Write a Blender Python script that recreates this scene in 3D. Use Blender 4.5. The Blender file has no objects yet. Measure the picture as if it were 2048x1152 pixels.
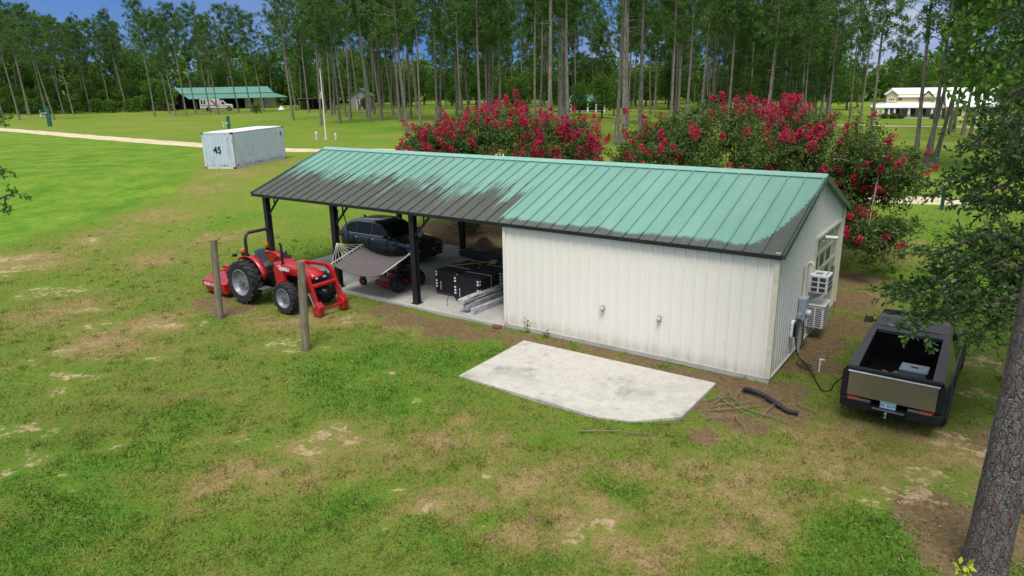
import bpy, bmesh, math, random
import numpy as np
from mathutils import Vector, Matrix, Euler
PI = math.pi; R = math.radians
scene = bpy.context.scene
COL = scene.collection
random.seed(7); rng = np.random.default_rng(11)

# ---------------------------------------------------------------- camera
H = 7.3618
TH, RO = 0.2837, -0.0176
_f = Vector((0, math.cos(TH), -math.sin(TH))); _u = Vector((0, math.sin(TH), math.cos(TH))); _r = Vector((1, 0, 0))
_r2 = _r * math.cos(RO) + _u * math.sin(RO); _u2 = -_r * math.sin(RO) + _u * math.cos(RO)
cam_d = bpy.data.cameras.new('camera'); cam = bpy.data.objects.new('camera', cam_d); COL.objects.link(cam)
cam_d.sensor_width = 36.0; cam_d.lens = 1420 / 2048 * 36.0; cam_d.clip_start = 0.1; cam_d.clip_end = 4000
m = Matrix((( _r2.x, _u2.x, -_f.x, 0), (_r2.y, _u2.y, -_f.y, 0), (_r2.z, _u2.z, -_f.z, H), (0, 0, 0, 1)))
cam.matrix_world = m
scene.camera = cam

# ---------------------------------------------------------------- world, sun, exposure
SUN_EL, SUN_AZ = R(62), R(190)
w = bpy.data.worlds.new('World'); scene.world = w; w.use_nodes = True
nt = w.node_tree; nt.nodes.clear()
def wn(t, **k):
    n = nt.nodes.new(t)
    for a, b in k.items(): setattr(n, a, b)
    return n
out = wn('ShaderNodeOutputWorld'); bg = wn('ShaderNodeBackground'); bg.inputs[1].default_value = 0.105
sky = wn('ShaderNodeTexSky', sky_type='NISHITA', sun_disc=False, sun_elevation=SUN_EL, sun_rotation=SUN_AZ)
sky.air_density = 1.0; sky.dust_density = 0.6; sky.ozone_density = 4.0
tc = wn('ShaderNodeTexCoord')
vm = wn('ShaderNodeVectorMath', operation='MULTIPLY_ADD'); vm.inputs[1].default_value = (1, 1, 0.8); vm.inputs[2].default_value = (0, 0, 0.55)
vn = wn('ShaderNodeVectorMath', operation='NORMALIZE')
nt.links.new(tc.outputs['Generated'], vm.inputs[0]); nt.links.new(vm.outputs[0], vn.inputs[0]); nt.links.new(vn.outputs[0], sky.inputs[0])
mp = wn('ShaderNodeMapping'); mp.inputs['Scale'].default_value = (1.6, 1.6, 5.0); nt.links.new(tc.outputs['Generated'], mp.inputs[0])
nz = wn('ShaderNodeTexNoise'); nz.inputs['Scale'].default_value = 1.7; nz.inputs['Detail'].default_value = 7; nz.inputs['Roughness'].default_value = 0.55
nt.links.new(mp.outputs[0], nz.inputs[0])
rp = wn('ShaderNodeValToRGB'); rp.color_ramp.elements[0].position = 0.46; rp.color_ramp.elements[1].position = 0.72
nt.links.new(nz.outputs[0], rp.inputs[0])
mx = wn('ShaderNodeMix', data_type='RGBA'); mx.inputs[7].default_value = (5.6, 5.65, 5.7, 1)
sx = wn('ShaderNodeSeparateXYZ'); nt.links.new(tc.outputs['Generated'], sx.inputs[0])
def wmap(sock, a, b, c, d):
    n = wn('ShaderNodeMapRange', interpolation_type='SMOOTHSTEP'); nt.links.new(sock, n.inputs[0])
    for i, v in enumerate((a, b, c, d)): n.inputs[i + 1].default_value = v
    return n.outputs[0]
hi = wmap(sx.outputs[2], .14, .45, 0.0, .80)                        # cloud deck overhead
lowr = wmap(sx.outputs[0], -.35, .60, .10, .80)                      # thin cloud low on the right
lm = wn('ShaderNodeMath', operation='MULTIPLY'); nt.links.new(rp.outputs[0], lm.inputs[0]); nt.links.new(lowr, lm.inputs[1])
cl = wn('ShaderNodeMath', operation='MAXIMUM'); nt.links.new(hi, cl.inputs[0]); nt.links.new(lm.outputs[0], cl.inputs[1])
nt.links.new(cl.outputs[0], mx.inputs[0]); 
tn = wn('ShaderNodeMix', data_type='RGBA', blend_type='MULTIPLY'); tn.inputs[7].default_value = (.74, .97, 1.2, 1); nt.links.new(wmap(sx.outputs[2], .12, .40, 1.0, 0.15), tn.inputs[0])
nt.links.new(sky.outputs[0], tn.inputs[6]); nt.links.new(tn.outputs[2], mx.inputs[6])
nt.links.new(mx.outputs[2], bg.inputs[0]); nt.links.new(bg.outputs[0], out.inputs[0])
sun_d = bpy.data.lights.new('sun', 'SUN'); sun_d.energy = 2.3; sun_d.angle = R(24); sun_d.color = (1.0, 0.95, 0.87)
sun = bpy.data.objects.new('sun', sun_d); COL.objects.link(sun)
sd = Vector((math.sin(SUN_AZ) * math.cos(SUN_EL), math.cos(SUN_AZ) * math.cos(SUN_EL), math.sin(SUN_EL)))
sun.rotation_euler = sd.to_track_quat('Z', 'Y').to_euler(); sun.location = (0, 0, 40)
scene.view_settings.view_transform = 'Standard'; scene.view_settings.look = 'None'
scene.view_settings.exposure = 0.6; scene.view_settings.gamma = 1.0
scene.render.engine = 'CYCLES'
scene.cycles.max_bounces = 6; scene.cycles.transparent_max_bounces = 6
scene.cycles.use_denoising = True

# ---------------------------------------------------------------- helpers: materials
class NT:
    def __init__(s, mat):
        s.t = mat.node_tree; s.n = s.t.nodes; s.l = s.t.links
    def add(s, t, **k):
        n = s.n.new(t)
        for a, b in k.items(): setattr(n, a, b)
        return n
    def set(s, sock, v):
        if hasattr(v, 'is_output'): s.l.new(v, sock)
        else: sock.default_value = v
    def m(s, op, a, b=0.0, c=None, clamp=False):
        n = s.add('ShaderNodeMath', operation=op, use_clamp=clamp); s.set(n.inputs[0], a); s.set(n.inputs[1], b)
        if c is not None: s.set(n.inputs[2], c)
        return n.outputs[0]
    def mix(s, f, a, b, blend='MIX'):
        n = s.add('ShaderNodeMix', data_type='RGBA', blend_type=blend); n.clamp_factor = True
        s.set(n.inputs[0], f); s.set(n.inputs[6], a); s.set(n.inputs[7], b)
        return n.outputs[2]
    def noise(s, vec, scale, detail=4, rough=0.55, out=0):
        n = s.add('ShaderNodeTexNoise'); s.l.new(vec, n.inputs[0])
        n.inputs['Scale'].default_value = scale; n.inputs['Detail'].default_value = detail; n.inputs['Roughness'].default_value = rough
        return n.outputs[out]
    def ramp(s, f, stops):
        n = s.add('ShaderNodeValToRGB'); s.l.new(f, n.inputs[0]); cr = n.color_ramp
        while len(cr.elements) < len(stops): cr.elements.new(0.5)
        for e, (p, c) in zip(cr.elements, stops):
            e.position = p; e.color = (c, c, c, 1) if isinstance(c, (int, float)) else (*c, 1)
        return n.outputs[0]
    def sstep(s, x, a, b):
        n = s.add('ShaderNodeMapRange', interpolation_type='SMOOTHSTEP'); s.set(n.inputs[0], x); s.set(n.inputs[1], a); s.set(n.inputs[2], b)
        return n.outputs[0]
    def obj(s, scale=None):
        o = s.add('ShaderNodeTexCoord').outputs['Object']
        if scale:
            mpn = s.add('ShaderNodeMapping'); mpn.inputs['Scale'].default_value = scale; s.l.new(o, mpn.inputs[0]); return mpn.outputs[0]
        return o
    def xyz(s, v):
        n = s.add('ShaderNodeSeparateXYZ'); s.l.new(v, n.inputs[0]); return n.outputs
    def attr(s, name):
        return s.add('ShaderNodeAttribute', attribute_name=name).outputs['Fac']
    def bump(s, h, strength=0.3, dist=0.02):
        n = s.add('ShaderNodeBump'); n.inputs['Strength'].default_value = strength; n.inputs['Distance'].default_value = dist
        s.l.new(h, n.inputs['Height']); return n.outputs[0]
MATS = {}
def new_mat(name):
    mt = bpy.data.materials.new(name); mt.use_nodes = True; return mt, NT(mt), mt.node_tree.nodes['Principled BSDF']
def rgb(c): return (c[0], c[1], c[2], 1)
def mat(name, col, rough=0.5, metal=0.0, var=0.15, vs=6.0, dirt=0.0, dcol=(0.10, 0.075, 0.05), bump=0.0, bs=30.0, coat=0.0, spec=0.5):
    """A painted / plain surface: colour with slow and fine variation, blotchy dirt, roughness breakup."""
    if name in MATS: return MATS[name]
    mt, N, b = new_mat(name); o = N.obj()
    n1 = N.noise(o, vs, 5, 0.6)
    c = N.mix(N.m('MULTIPLY', N.m('SUBTRACT', n1, 0.5), 1.0, clamp=False), rgb(col), rgb(col))
    lo = tuple(x * (1 - var) for x in col); hi = tuple(min(1, x * (1 + var)) for x in col)
    c = N.ramp(n1, [(0.3, lo), (0.7, hi)])
    if dirt > 0:
        d = N.m('MULTIPLY', N.sstep(N.noise(o, vs * 0.6, 6, 0.7), 0.48, 0.75), dirt)
        c = N.mix(d, c, rgb(dcol))
    N.l.new(c, b.inputs['Base Color'])
    rr = N.m('ADD', rough - 0.08, N.m('MULTIPLY', N.noise(o, vs * 2.3, 3), 0.16))
    N.l.new(rr, b.inputs['Roughness']); b.inputs['Metallic'].default_value = metal
    b.inputs['Specular IOR Level'].default_value = spec
    if coat: b.inputs['Coat Weight'].default_value = coat; b.inputs['Coat Roughness'].default_value = 0.08
    if bump > 0: N.l.new(N.bump(N.noise(o, bs, 4), bump, 0.01), b.inputs['Normal'])
    MATS[name] = mt; return mt
def glass_dark(name='dark_glass', col=(0.012, 0.014, 0.016), rough=0.03, spec=0.35):
    if name in MATS: return MATS[name]
    mt, N, b = new_mat(name); n = N.noise(N.obj(), 3.0, 3)
    N.l.new(N.ramp(n, [(.3, col), (.7, tuple(k * 1.4 for k in col))]), b.inputs['Base Color']); N.l.new(N.m('ADD', rough, N.m('MULTIPLY', N.sstep(n, .5, .8), .05)), b.inputs['Roughness'])
    b.inputs['Specular IOR Level'].default_value = spec; MATS[name] = mt; return mt
def leaf_mat(name, stops, trans=0.3, rough=0.55, spec=0.3):
    """Leaves: every leaf face gets its own tone."""
    mt, N, b = new_mat(name)
    g = N.add('ShaderNodeNewGeometry').outputs['Random Per Island']
    big = N.noise(N.obj(), 0.9, 3)
    f = N.m('ADD', N.m('MULTIPLY', g, 0.6), N.m('MULTIPLY', big, 0.45))
    c = N.ramp(f, stops)
    N.l.new(c, b.inputs['Base Color']); b.inputs['Roughness'].default_value = rough; b.inputs['Specular IOR Level'].default_value = spec
    tr = N.add('ShaderNodeBsdfTranslucent'); N.l.new(c, tr.inputs[0])
    ms = N.add('ShaderNodeMixShader'); ms.inputs[0].default_value = trans
    N.l.new(b.outputs[0], ms.inputs[1]); N.l.new(tr.outputs[0], ms.inputs[2])
    N.l.new(ms.outputs[0], mt.node_tree.nodes['Material Output'].inputs[0])
    return mt

# ---------------------------------------------------------------- helpers: objects
def link(o, parent=None):
    COL.objects.link(o)
    if parent is not None: o.parent = parent
    return o
def tag(o, label=None, cat=None, group=None, kind=None):
    if label: o['label'] = label
    if cat: o['category'] = cat
    if group: o['group'] = group
    if kind: o['kind'] = kind
    return o
def thing(name, label, cat, loc=(0, 0, 0), rz=0.0, group=None):
    o = bpy.data.objects.new(name, None); o.empty_display_size = 0.3; link(o)
    o.location = loc; o.rotation_euler = (0, 0, rz); return tag(o, label, cat, group)
class MB:
    def __init__(s): s.v = []; s.f = []
    def raw(s, v, f):
        k = len(s.v); s.v += [tuple(x) for x in v]; s.f += [tuple(i + k for i in q) for q in f]; return s
    def box(s, c, d, rz=0.0, M=None, taper=1.0):
        x, y, z = d[0] / 2, d[1] / 2, d[2] / 2
        p = [Vector((sx * x * (taper if sz > 0 else 1), sy * y * (taper if sz > 0 else 1), sz * z)) for sz in (-1, 1) for sx, sy in ((-1, -1), (1, -1), (1, 1), (-1, 1))]
        if M is not None: p = [M @ q for q in p]
        elif rz: p = [Matrix.Rotation(rz, 3, 'Z') @ q for q in p]
        c = Vector(c)
        return s.raw([q + c for q in p], [(3, 2, 1, 0), (4, 5, 6, 7), (0, 1, 5, 4), (1, 2, 6, 5), (2, 3, 7, 6), (3, 0, 4, 7)])
    def beam(s, a, b, w, h, up=(0, 0, 1)):
        a = Vector(a); b = Vector(b); d = b - a; L = d.length; d.normalize()
        u = Vector(up); sd_ = d.cross(u)
        if sd_.length < 1e-4: sd_ = d.cross(Vector((1, 0, 0)))
        sd_.normalize(); u = sd_.cross(d)
        M = Matrix((d, sd_, u)).transposed()
        return s.box((a + b) / 2, (L, w, h), M=M)
    def tube(s, pts, r, n=8, caps=True, closed=False):
        P = [Vector(p) for p in pts]; k0 = len(s.v); m_ = len(P)
        rs = r if isinstance(r, (list, tuple)) else [r] * m_
        up = None
        for i, p in enumerate(P):
            if closed: t = (P[(i + 1) % m_] - P[i - 1])
            else: t = P[min(i + 1, m_ - 1)] - P[max(i - 1, 0)]
            if t.length < 1e-9: t = Vector((0, 0, 1))
            t.normalize()
            if up is None: up = t.orthogonal().normalized()
            else:
                up = up - t * up.dot(t)
                up = up.normalized() if up.length > 1e-6 else t.orthogonal().normalized()
            bt = t.cross(up)
            for j in range(n):
                a = 2 * PI * j / n; s.v.append(tuple(p + (up * math.cos(a) + bt * math.sin(a)) * rs[i]))
        for i in range(m_ - 1 + (1 if closed else 0)):
            i2 = (i + 1) % m_
            for j in range(n):
                j2 = (j + 1) % n
                s.f.append((k0 + i * n + j, k0 + i * n + j2, k0 + i2 * n + j2, k0 + i2 * n + j))
        if caps and not closed:
            s.f.append(tuple(k0 + j for j in range(n))[::-1]); s.f.append(tuple(k0 + (m_ - 1) * n + j for j in range(n)))
        return s
    def lathe(s, prof, n=24, c=(0, 0, 0), axis='z', ang0=0.0):
        k0 = len(s.v); c = Vector(c)
        for (r, h) in prof:
            for j in range(n):
                a = ang0 + 2 * PI * j / n; x, y = r * math.cos(a), r * math.sin(a)
                q = (x, y, h) if axis == 'z' else ((h, x, y) if axis == 'x' else (y, h, x))
                s.v.append(tuple(c + Vector(q)))
        for i in range(len(prof) - 1):
            for j in range(n):
                j2 = (j + 1) % n
                s.f.append((k0 + i * n + j, k0 + i * n + j2, k0 + (i + 1) * n + j2, k0 + (i + 1) * n + j))
        return s
    def prism(s, poly, a, b, plane='xz'):
        """poly extruded along the missing axis from a to b"""
        def q(p, t): return (p[0], t, p[1]) if plane == 'xz' else ((p[0], p[1], t) if plane == 'xy' else (t, p[0], p[1]))
        n = len(poly); k = len(s.v)
        s.v += [q(p, a) for p in poly] + [q(p, b) for p in poly]
        s.f.append(tuple(k + i for i in range(n))); s.f.append(tuple(k + n + i for i in range(n))[::-1])
        for i in range(n):
            j = (i + 1) % n; s.f.append((k + i, k + n + i, k + n + j, k + j))
        return s
    def quad(s, *p): return s.raw(p, [tuple(range(len(p)))])
    def build(s, name, mt, parent=None, smooth=False, bevel=0.0, seg=1, fix=True, ang=40):
        me = bpy.data.meshes.new(name); me.from_pydata(s.v, [], s.f); me.update()
        if fix:
            bm = bmesh.new(); bm.from_mesh(me); bmesh.ops.recalc_face_normals(bm, faces=bm.faces); bm.to_mesh(me); bm.free()
        if mt is not None: me.materials.append(mt)
        if smooth:
            me.polygons.foreach_set('use_smooth', [True] * len(me.polygons))
            try: me.set_sharp_from_angle(angle=R(ang))
            except Exception: pass
        o = bpy.data.objects.new(name, me); link(o, parent)
        if bevel > 0:
            md = o.modifiers.new('bevel', 'BEVEL'); md.width = bevel; md.segments = seg; md.limit_method = 'ANGLE'; md.angle_limit = R(35)
        return o
def np_mesh(name, V, F, mt, parent=None):
    """V (n,3), F (m,k) arrays -> one mesh object"""
    me = bpy.data.meshes.new(name); n, k = F.shape
    me.vertices.add(len(V)); me.vertices.foreach_set('co', np.ascontiguousarray(V, dtype=np.float32).ravel())
    me.loops.add(n * k); me.loops.foreach_set('vertex_index', np.ascontiguousarray(F, dtype=np.int32).ravel())
    me.polygons.add(n); me.polygons.foreach_set('loop_start', np.arange(0, n * k, k, dtype=np.int32))
    me.update(calc_edges=True); me.validate()
    if mt is not None: me.materials.append(mt)
    o = bpy.data.objects.new(name, me); return link(o, parent)
def leaves(P, D, S, L, Wd):
    """diamond leaves: base P, direction D, side S (n,3), length, width (n,) -> V, F"""
    n = len(P); L = np.broadcast_to(L, (n,))[:, None]; Wd = np.broadcast_to(Wd, (n,))[:, None]
    V = np.stack([P, P + D * L * .5 + S * Wd * .5, P + D * L, P + D * L * .5 - S * Wd * .5], 1).reshape(-1, 3)
    return V, np.arange(4 * n).reshape(n, 4)
def rand_dirs(n, zb=0.0):
    d = rng.normal(size=(n, 3)); d[:, 2] += zb; return d / np.linalg.norm(d, axis=1, keepdims=True)
def sides(D):
    r_ = rng.normal(size=D.shape); s_ = np.cross(D, r_); return s_ / (np.linalg.norm(s_, axis=1, keepdims=True) + 1e-9)
def text(name, body, mt, parent, M, size, ext=0.003, align='CENTER', bold=0.0):
    cu = bpy.data.curves.new(name, 'FONT'); cu.body = body; cu.size = size; cu.extrude = ext; cu.offset = bold; cu.align_x = align; cu.align_y = 'CENTER'
    t = bpy.data.objects.new('tmp_text', cu); COL.objects.link(t); bpy.context.view_layer.update()
    me = bpy.data.meshes.new_from_object(t.evaluated_get(bpy.context.evaluated_depsgraph_get())); bpy.data.objects.remove(t); bpy.data.curves.remove(cu)
    me.name = name; me.materials.clear(); me.materials.append(mt); o = bpy.data.objects.new(name, me); link(o, parent); o.matrix_local = M; return o
def frame(o, x, y):
    """matrix with origin o, x axis x, y axis y (text lies in that plane)"""
    x = Vector(x).normalized(); z = x.cross(Vector(y)).normalized(); y = z.cross(x)
    Mx = Matrix((x, y, z)).transposed().to_4x4(); Mx.translation = Vector(o); return Mx
def copy_tree(root):
    c = root.copy(); COL.objects.link(c)
    for ch in root.children:
        d = ch.copy(); COL.objects.link(d); d.parent = c
        for g in ch.children:
            e = g.copy(); COL.objects.link(e); e.parent = d
    return c

# value noise for the ground masks
_gn = rng.random((256, 256))
def vnoise(x, y, s):
    x = np.asarray(x) * s; y = np.asarray(y) * s
    xi = np.floor(x).astype(int); yi = np.floor(y).astype(int); fx = x - xi; fy = y - yi
    fx = fx * fx * (3 - 2 * fx); fy = fy * fy * (3 - 2 * fy)
    g = lambda a, b: _gn[a % 256, b % 256]
    return (g(xi, yi) * (1 - fx) + g(xi + 1, yi) * fx) * (1 - fy) + (g(xi, yi + 1) * (1 - fx) + g(xi + 1, yi + 1) * fx) * fy
def zt(x, y):
    """ground height: flat yard, the lawn rising past it on the left"""
    x = np.asarray(x, float); y = np.asarray(y, float)
    t = np.clip((y - 33) / 19, 0, 1); q = np.clip((0.35 - x / np.maximum(y, 1)) / 0.3, 0, 1)
    return 1.61 * t * t * (3 - 2 * t) * q * q * (3 - 2 * q)
def ztf(x, y): return float(zt(x, y))

# ---------------------------------------------------------------- ground
SAND=[(-18.0,25.9,1.3),(-16.7,26.2,0.9),(-21.1,29.3,1.6),(-14.6,23.6,0.8),(-11.1,21.5,0.6),(-13.3,21.9,0.7),(-12.9,21.3,0.4),(-13.0,19.4,0.6),(-11.9,17.4,0.6),(-11.5,16.5,0.4),(-10.3,18.5,0.4),(-6.9,19.7,0.8),(-6.6,19.3,0.5),(-5.3,19.4,0.5),(-12.1,18.2,0.4),(-3.0,13.6,0.3),(-11.4,14.3,0.6),(-10.2,12.8,0.6),(-10.1,13.3,0.5),(-10.5,14.3,0.4),(-11.1,17.2,0.4),(-5.4,13.9,0.3),(-5.0,13.7,0.3),(-3.8,14.0,0.5),(-4.5,13.4,0.5),(-4.2,13.5,0.4),(-6.1,13.9,0.3),(12.1,17.3,1.1),(11.2,15.5,0.9),(9.4,13.3,0.8),(7.9,12.0,0.7),(7.3,11.3,0.6),(7.0,11.4,0.5),(6.3,11.1,0.4),(-0.3,12.2,0.3),(0.2,11.6,0.3),(-1.5,11.1,0.4),(-2.3,11.9,0.3),(-2.1,10.6,0.2),(-21.0,34.7,1.2),(-22.8,31.2,1.5),(1.5,10.5,0.5),(1.0,10.1,0.4)]
STRAW=[(-4.5,22.8,0.7),(-3.3,21.8,0.8),(-2.1,21.0,0.8),(-1.0,20.3,0.8),(0.2,19.8,0.6),(1.4,19.3,0.6),(2.4,18.6,0.6),(3.4,18.0,0.6),(4.4,17.2,0.6),(5.2,16.5,0.7),(5.7,15.8,0.8),(6.4,15.7,0.7),(4.7,14.7,0.7),(5.0,14.2,0.6),(4.0,13.7,0.4),(6.2,14.6,0.6),(7.6,17.5,0.7),(8.7,18.9,1.0),(9.9,20.6,1.1),(11.3,23.1,1.3),(12.8,25.5,1.3),(8.1,17.5,0.7),(7.9,10.0,0.8),(9.0,11.1,0.8),(7.4,10.7,0.7),(7.0,10.3,0.5),(10.3,12.9,1.0),(6.8,9.5,0.6),(-2.2,34.7,3.0),(-0.3,35.6,3.0),(-4.1,35.3,2.0),(-10.7,24.1,0.9),(-9.8,23.2,0.8),(11.2,32.6,3.0),(15.1,33.4,3.0),(7.2,36.3,3.0)]
DRY=[(8.9,12.9,1.2),(7.1,12.4,1.3),(5.8,12.8,1.3),(4.4,12.3,1.2),(3.0,12.0,1.2),(2.2,12.5,1.0),(0.7,12.1,1.0),(-0.5,13.2,0.9),(-1.8,14.0,1.0),(-3.1,13.6,0.9),(-4.0,13.4,1.0),(-4.6,12.2,0.8),(-5.4,12.3,0.8),(3.5,10.4,1.0),(4.2,11.3,1.2),(2.2,9.9,0.8),(1.7,11.0,0.8),(0.6,10.5,0.7),(-0.7,11.4,0.7),(-1.6,11.3,0.8),(4.0,9.8,0.7),(-21.7,31.1,3.0),(-21.7,36.0,3.0),(-20.3,39.7,3.0),(-19.6,44.8,3.0),(-23.5,49.4,4.0),(-18.8,49.9,3.0),(-17.8,55.5,3.0),(-15.7,23.5,2.0),(-11.7,21.7,1.5),(-12.3,20.0,1.5),(-6.9,22.0,1.5),(-5.3,21.9,1.0),(6.5,13.4,1.2),(-16.1,30.7,2.0),(-14.7,34.6,2.0),(-3.5,21.1,1.0),(1.1,11.4,0.8),(-0.3,10.2,0.6),(5.3,11.2,1.0),(12.3,23.0,1.2),(17.5,32.1,2.0),(16.6,28.3,2.0)]
LUSH=[(-34.1,53.1,12.0),(-24.9,42.9,5.0),(-27.6,40.1,6.0),(-34.4,69.0,10.0),(-3.7,18.4,1.3),(-3.8,16.1,1.3),(-4.9,17.1,1.2),(-2.5,15.7,1.0),(-8.2,11.6,1.2),(-8.1,10.2,1.2),(-8.4,12.9,1.0),(-7.6,14.4,0.9),(-7.5,13.5,0.8),(1.7,11.8,0.6),(2.2,11.8,0.4),(5.5,13.7,0.6),(5.4,9.8,0.9),(6.1,10.2,0.7),(-1.3,10.3,0.6),(-0.8,10.8,0.5),(-7.4,10.7,1.0),(-7.5,15.4,0.7),(17.1,26.7,3.0),(22.4,31.7,4.0),(23.8,37.9,5.0),(38.7,59.4,8.0),(-24.6,112.9,14.0),(-13.9,92.5,10.0),(-27.9,107.3,10.0),(-9.9,12.4,0.8),(3.5,9.5,0.6),(4.6,9.5,0.7),(6.5,9.9,0.5),(-0.4,18.2,0.8),(-1.7,18.3,0.9),(-8.7,25.5,0.8),(5.3,11.6,0.5),(-2.9,11.5,0.6),(0.5,9.6,0.5),(-9.9,22.1,0.6),(64.7,115.7,14.0),(-15.7,38.5,2.0),(-9.3,32.1,2.0)]
_sr = random.Random(4)
SAND += [(_sr.uniform(-14, -2), _sr.uniform(11, 23), _sr.uniform(.12, .34)) for _ in range(70)] + [(_sr.uniform(-2, 4.5), _sr.uniform(9.8, 12.5), _sr.uniform(.08, .18)) for _ in range(12)]
def blobs(x, y, L, wob):
    xx = x + (vnoise(x, y, 1.3) - .5) * wob; yy = y + (vnoise(x + 31, y + 17, 1.3) - .5) * wob
    o = np.zeros_like(x)
    for (a, b, r_) in L:
        d2 = ((xx - a) ** 2 + (yy - b) ** 2) / (r_ * r_)
        near = d2 < 6
        o[near] = np.maximum(o[near], np.exp(-d2[near] * 1.2))
    return o
def masks(x, y):
    br = 0.55 + 0.9 * (vnoise(x + 5, y + 9, 2.1) * .6 + vnoise(x, y, 5.3) * .4)
    sand = np.clip(blobs(x, y, SAND, .9) * br * 1.15, 0, 1); straw = np.clip(blobs(x, y, STRAW, .7) * (0.35 + br * .7) * 1.25, 0, 1)
    dry = blobs(x, y, DRY, 1.0); lush = blobs(x, y, LUSH, 1.2)
    return sand, straw, dry, lush
def axis(lo, hi, step, far, g):
    a = list(np.arange(lo, hi + 1e-6, step)); s_ = step; p = hi
    up_ = []
    while p < far: s_ = min(s_ * g, 60); p += s_; up_.append(p)
    s_ = step; p = lo; dn = []
    while p > -far: s_ = min(s_ * g, 60); p -= s_; dn.append(p)
    return np.array(dn[::-1] + a + up_)
def in_poly(x, y, P):
    o = np.zeros(x.shape, bool); n = len(P)
    for i in range(n):
        (x0, y0), (x1, y1) = P[i], P[(i + 1) % n]
        cnd = ((y0 > y) != (y1 > y)) & (x < (x1 - x0) * (y - y0) / (y1 - y0 + 1e-12) + x0); o ^= cnd
    return o
PADIN = [(-1.28, 17.06), (.34, 19.44), (4.92, 16.24), (3.72, 14.56), (2.66, 14.40), (1.95, 14.62)]
BANK = [(-60, 20), (-24.5, 31.3), (-24.7, 33.6), (-24.1, 36.9), (-22.6, 38.6), (-21.3, 41.7), (-20.8, 45.9), (-21.9, 50.2), (-29.0, 67.5), (-37.6, 77.0), (-51.3, 89), (-76.2, 107), (-200, 180), (-200, 20)]
gx = axis(-26, 18, .2, 1600, 1.06)
gy = axis(7, 42, .2, 1600, 1.06); gy = gy[gy > -150]
X_, Y_ = np.meshgrid(gx, gy); nx, ny = len(gx), len(gy)
xf, yf = X_.ravel(), Y_.ravel()
near = np.exp(-((xf / 30) ** 2 + ((yf - 18) / 30) ** 2))
zf = zt(xf, yf) + near * ((vnoise(xf, yf, .9) - .5) * .07 + (vnoise(xf + 3, yf, 2.6) - .5) * .025) - near * .012
i_ = np.arange(nx * ny).reshape(ny, nx)
F_ = np.stack([i_[:-1, :-1], i_[:-1, 1:], i_[1:, 1:], i_[1:, :-1]], -1).reshape(-1, 4)
meadow = np.clip((yf - 24) / 24, 0, 1) ** .8
xl_ = np.zeros(len(xf)); wx = xf + (vnoise(xf, yf, .8) - .5) * 2.2; wy = yf + (vnoise(xf + 40, yf + 7, .8) - .5) * 2.2
for k in range(12): xl_ += in_poly(wx + 1.0 * math.cos(k * 2.4) * (k / 11), wy + 1.0 * math.sin(k * 2.4) * (k / 11), BANK) / 12
meadow = np.clip(np.maximum(meadow * .62, xl_), 0, 1)
gm, N, b = new_mat('ground')
def ground_colour(N, soil=True):
    """colour of lawn, shared by the ground sheet and the blades that stand on it"""
    geo = N.add('ShaderNodeNewGeometry').outputs['Position']
    dry, lush = N.attr('dry'), N.attr('lush')
    big = N.noise(geo, .16, 5, .6); mid = N.noise(geo, .9, 5, .62); fine = N.noise(geo, 7.0, 5, .7)
    clump = N.noise(geo, 2.9, 4, .65); t = N.m('ADD', N.m('MULTIPLY', big, .42), N.m('ADD', N.m('MULTIPLY', mid, .42), N.m('ADD', N.m('MULTIPLY', clump, .36), N.m('MULTIPLY', fine, .24))))
    t = N.m('ADD', t, N.m('SUBTRACT', N.m('MULTIPLY', N.m('MULTIPLY', dry, .25), N.m('ADD', .35, clump)), N.m('MULTIPLY', lush, .19)))
    g = N.ramp(t, [(.40, (.060, .170, .015)), (.60, (.102, .198, .020)), (.76, (.155, .195, .034)), (.88, (.235, .200, .065)), (1.0, (.315, .235, .115))])
    return geo, g, mid, fine
geo, g, mid, fine = ground_colour(N)
md_ = N.attr('meadow'); bright = N.ramp(N.m('ADD', N.m('MULTIPLY', N.noise(geo, .12, 5, .6), .7), N.m('MULTIPLY', N.noise(N.add('ShaderNodeNewGeometry').outputs['Position'], 1.3, 4, .6), .3)), [(.40, (.135, .280, .020)), (.52, (.225, .300, .036)), (.63, (.31, .295, .075))])
bank_ = N.attr('bank'); bn = N.m('ADD', N.m('MULTIPLY', N.noise(geo, .5, 5, .65), .65), N.m('MULTIPLY', N.noise(geo, 3.2, 4, .7), .35)); bright = N.mix(bank_, bright, N.ramp(bn, [(.38, (.080, .195, .016)), (.52, (.155, .285, .024)), (.64, (.260, .330, .050))]))
g = N.mix(N.m('MULTIPLY', N.m('MULTIPLY', md_, .85), N.m('SUBTRACT', 1.0, N.m('MULTIPLY', N.attr('dry'), .75))), g, bright)
sand, straw = N.attr('sand'), N.attr('straw')
vf = N.noise(geo, 26.0, 4, .75)
dk = N.m('MULTIPLY', N.sstep(vf, .34, .54), .55); g = N.mix(N.m('ADD', dk, .45), (.020, .032, .006, 1), g)
far_ = N.noise(geo, .05, 3)
soil = N.ramp(N.m('ADD', N.m('MULTIPLY', mid, .5), N.m('MULTIPLY', fine, .5)), [(.35, (.34, .235, .13)), (.65, (.52, .40, .265))])
litter = N.ramp(N.m('ADD', N.m('MULTIPLY', vf, .6), N.m('MULTIPLY', fine, .4)), [(.33, (.075, .045, .026)), (.5, (.165, .108, .062)), (.68, (.29, .205, .13))])
s3 = N.noise(geo, 2.6, 5, .7); fs = N.sstep(N.m('ADD', N.m('MULTIPLY', sand, .62), N.m('ADD', N.m('MULTIPLY', N.m('SUBTRACT', s3, .5), 1.9), N.m('MULTIPLY', N.m('SUBTRACT', fine, .5), 1.0))), .50, .80)
fl = N.sstep(N.m('ADD', straw, N.m('MULTIPLY', N.m('SUBTRACT', fine, .5), 1.6)), .24, .66)
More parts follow.
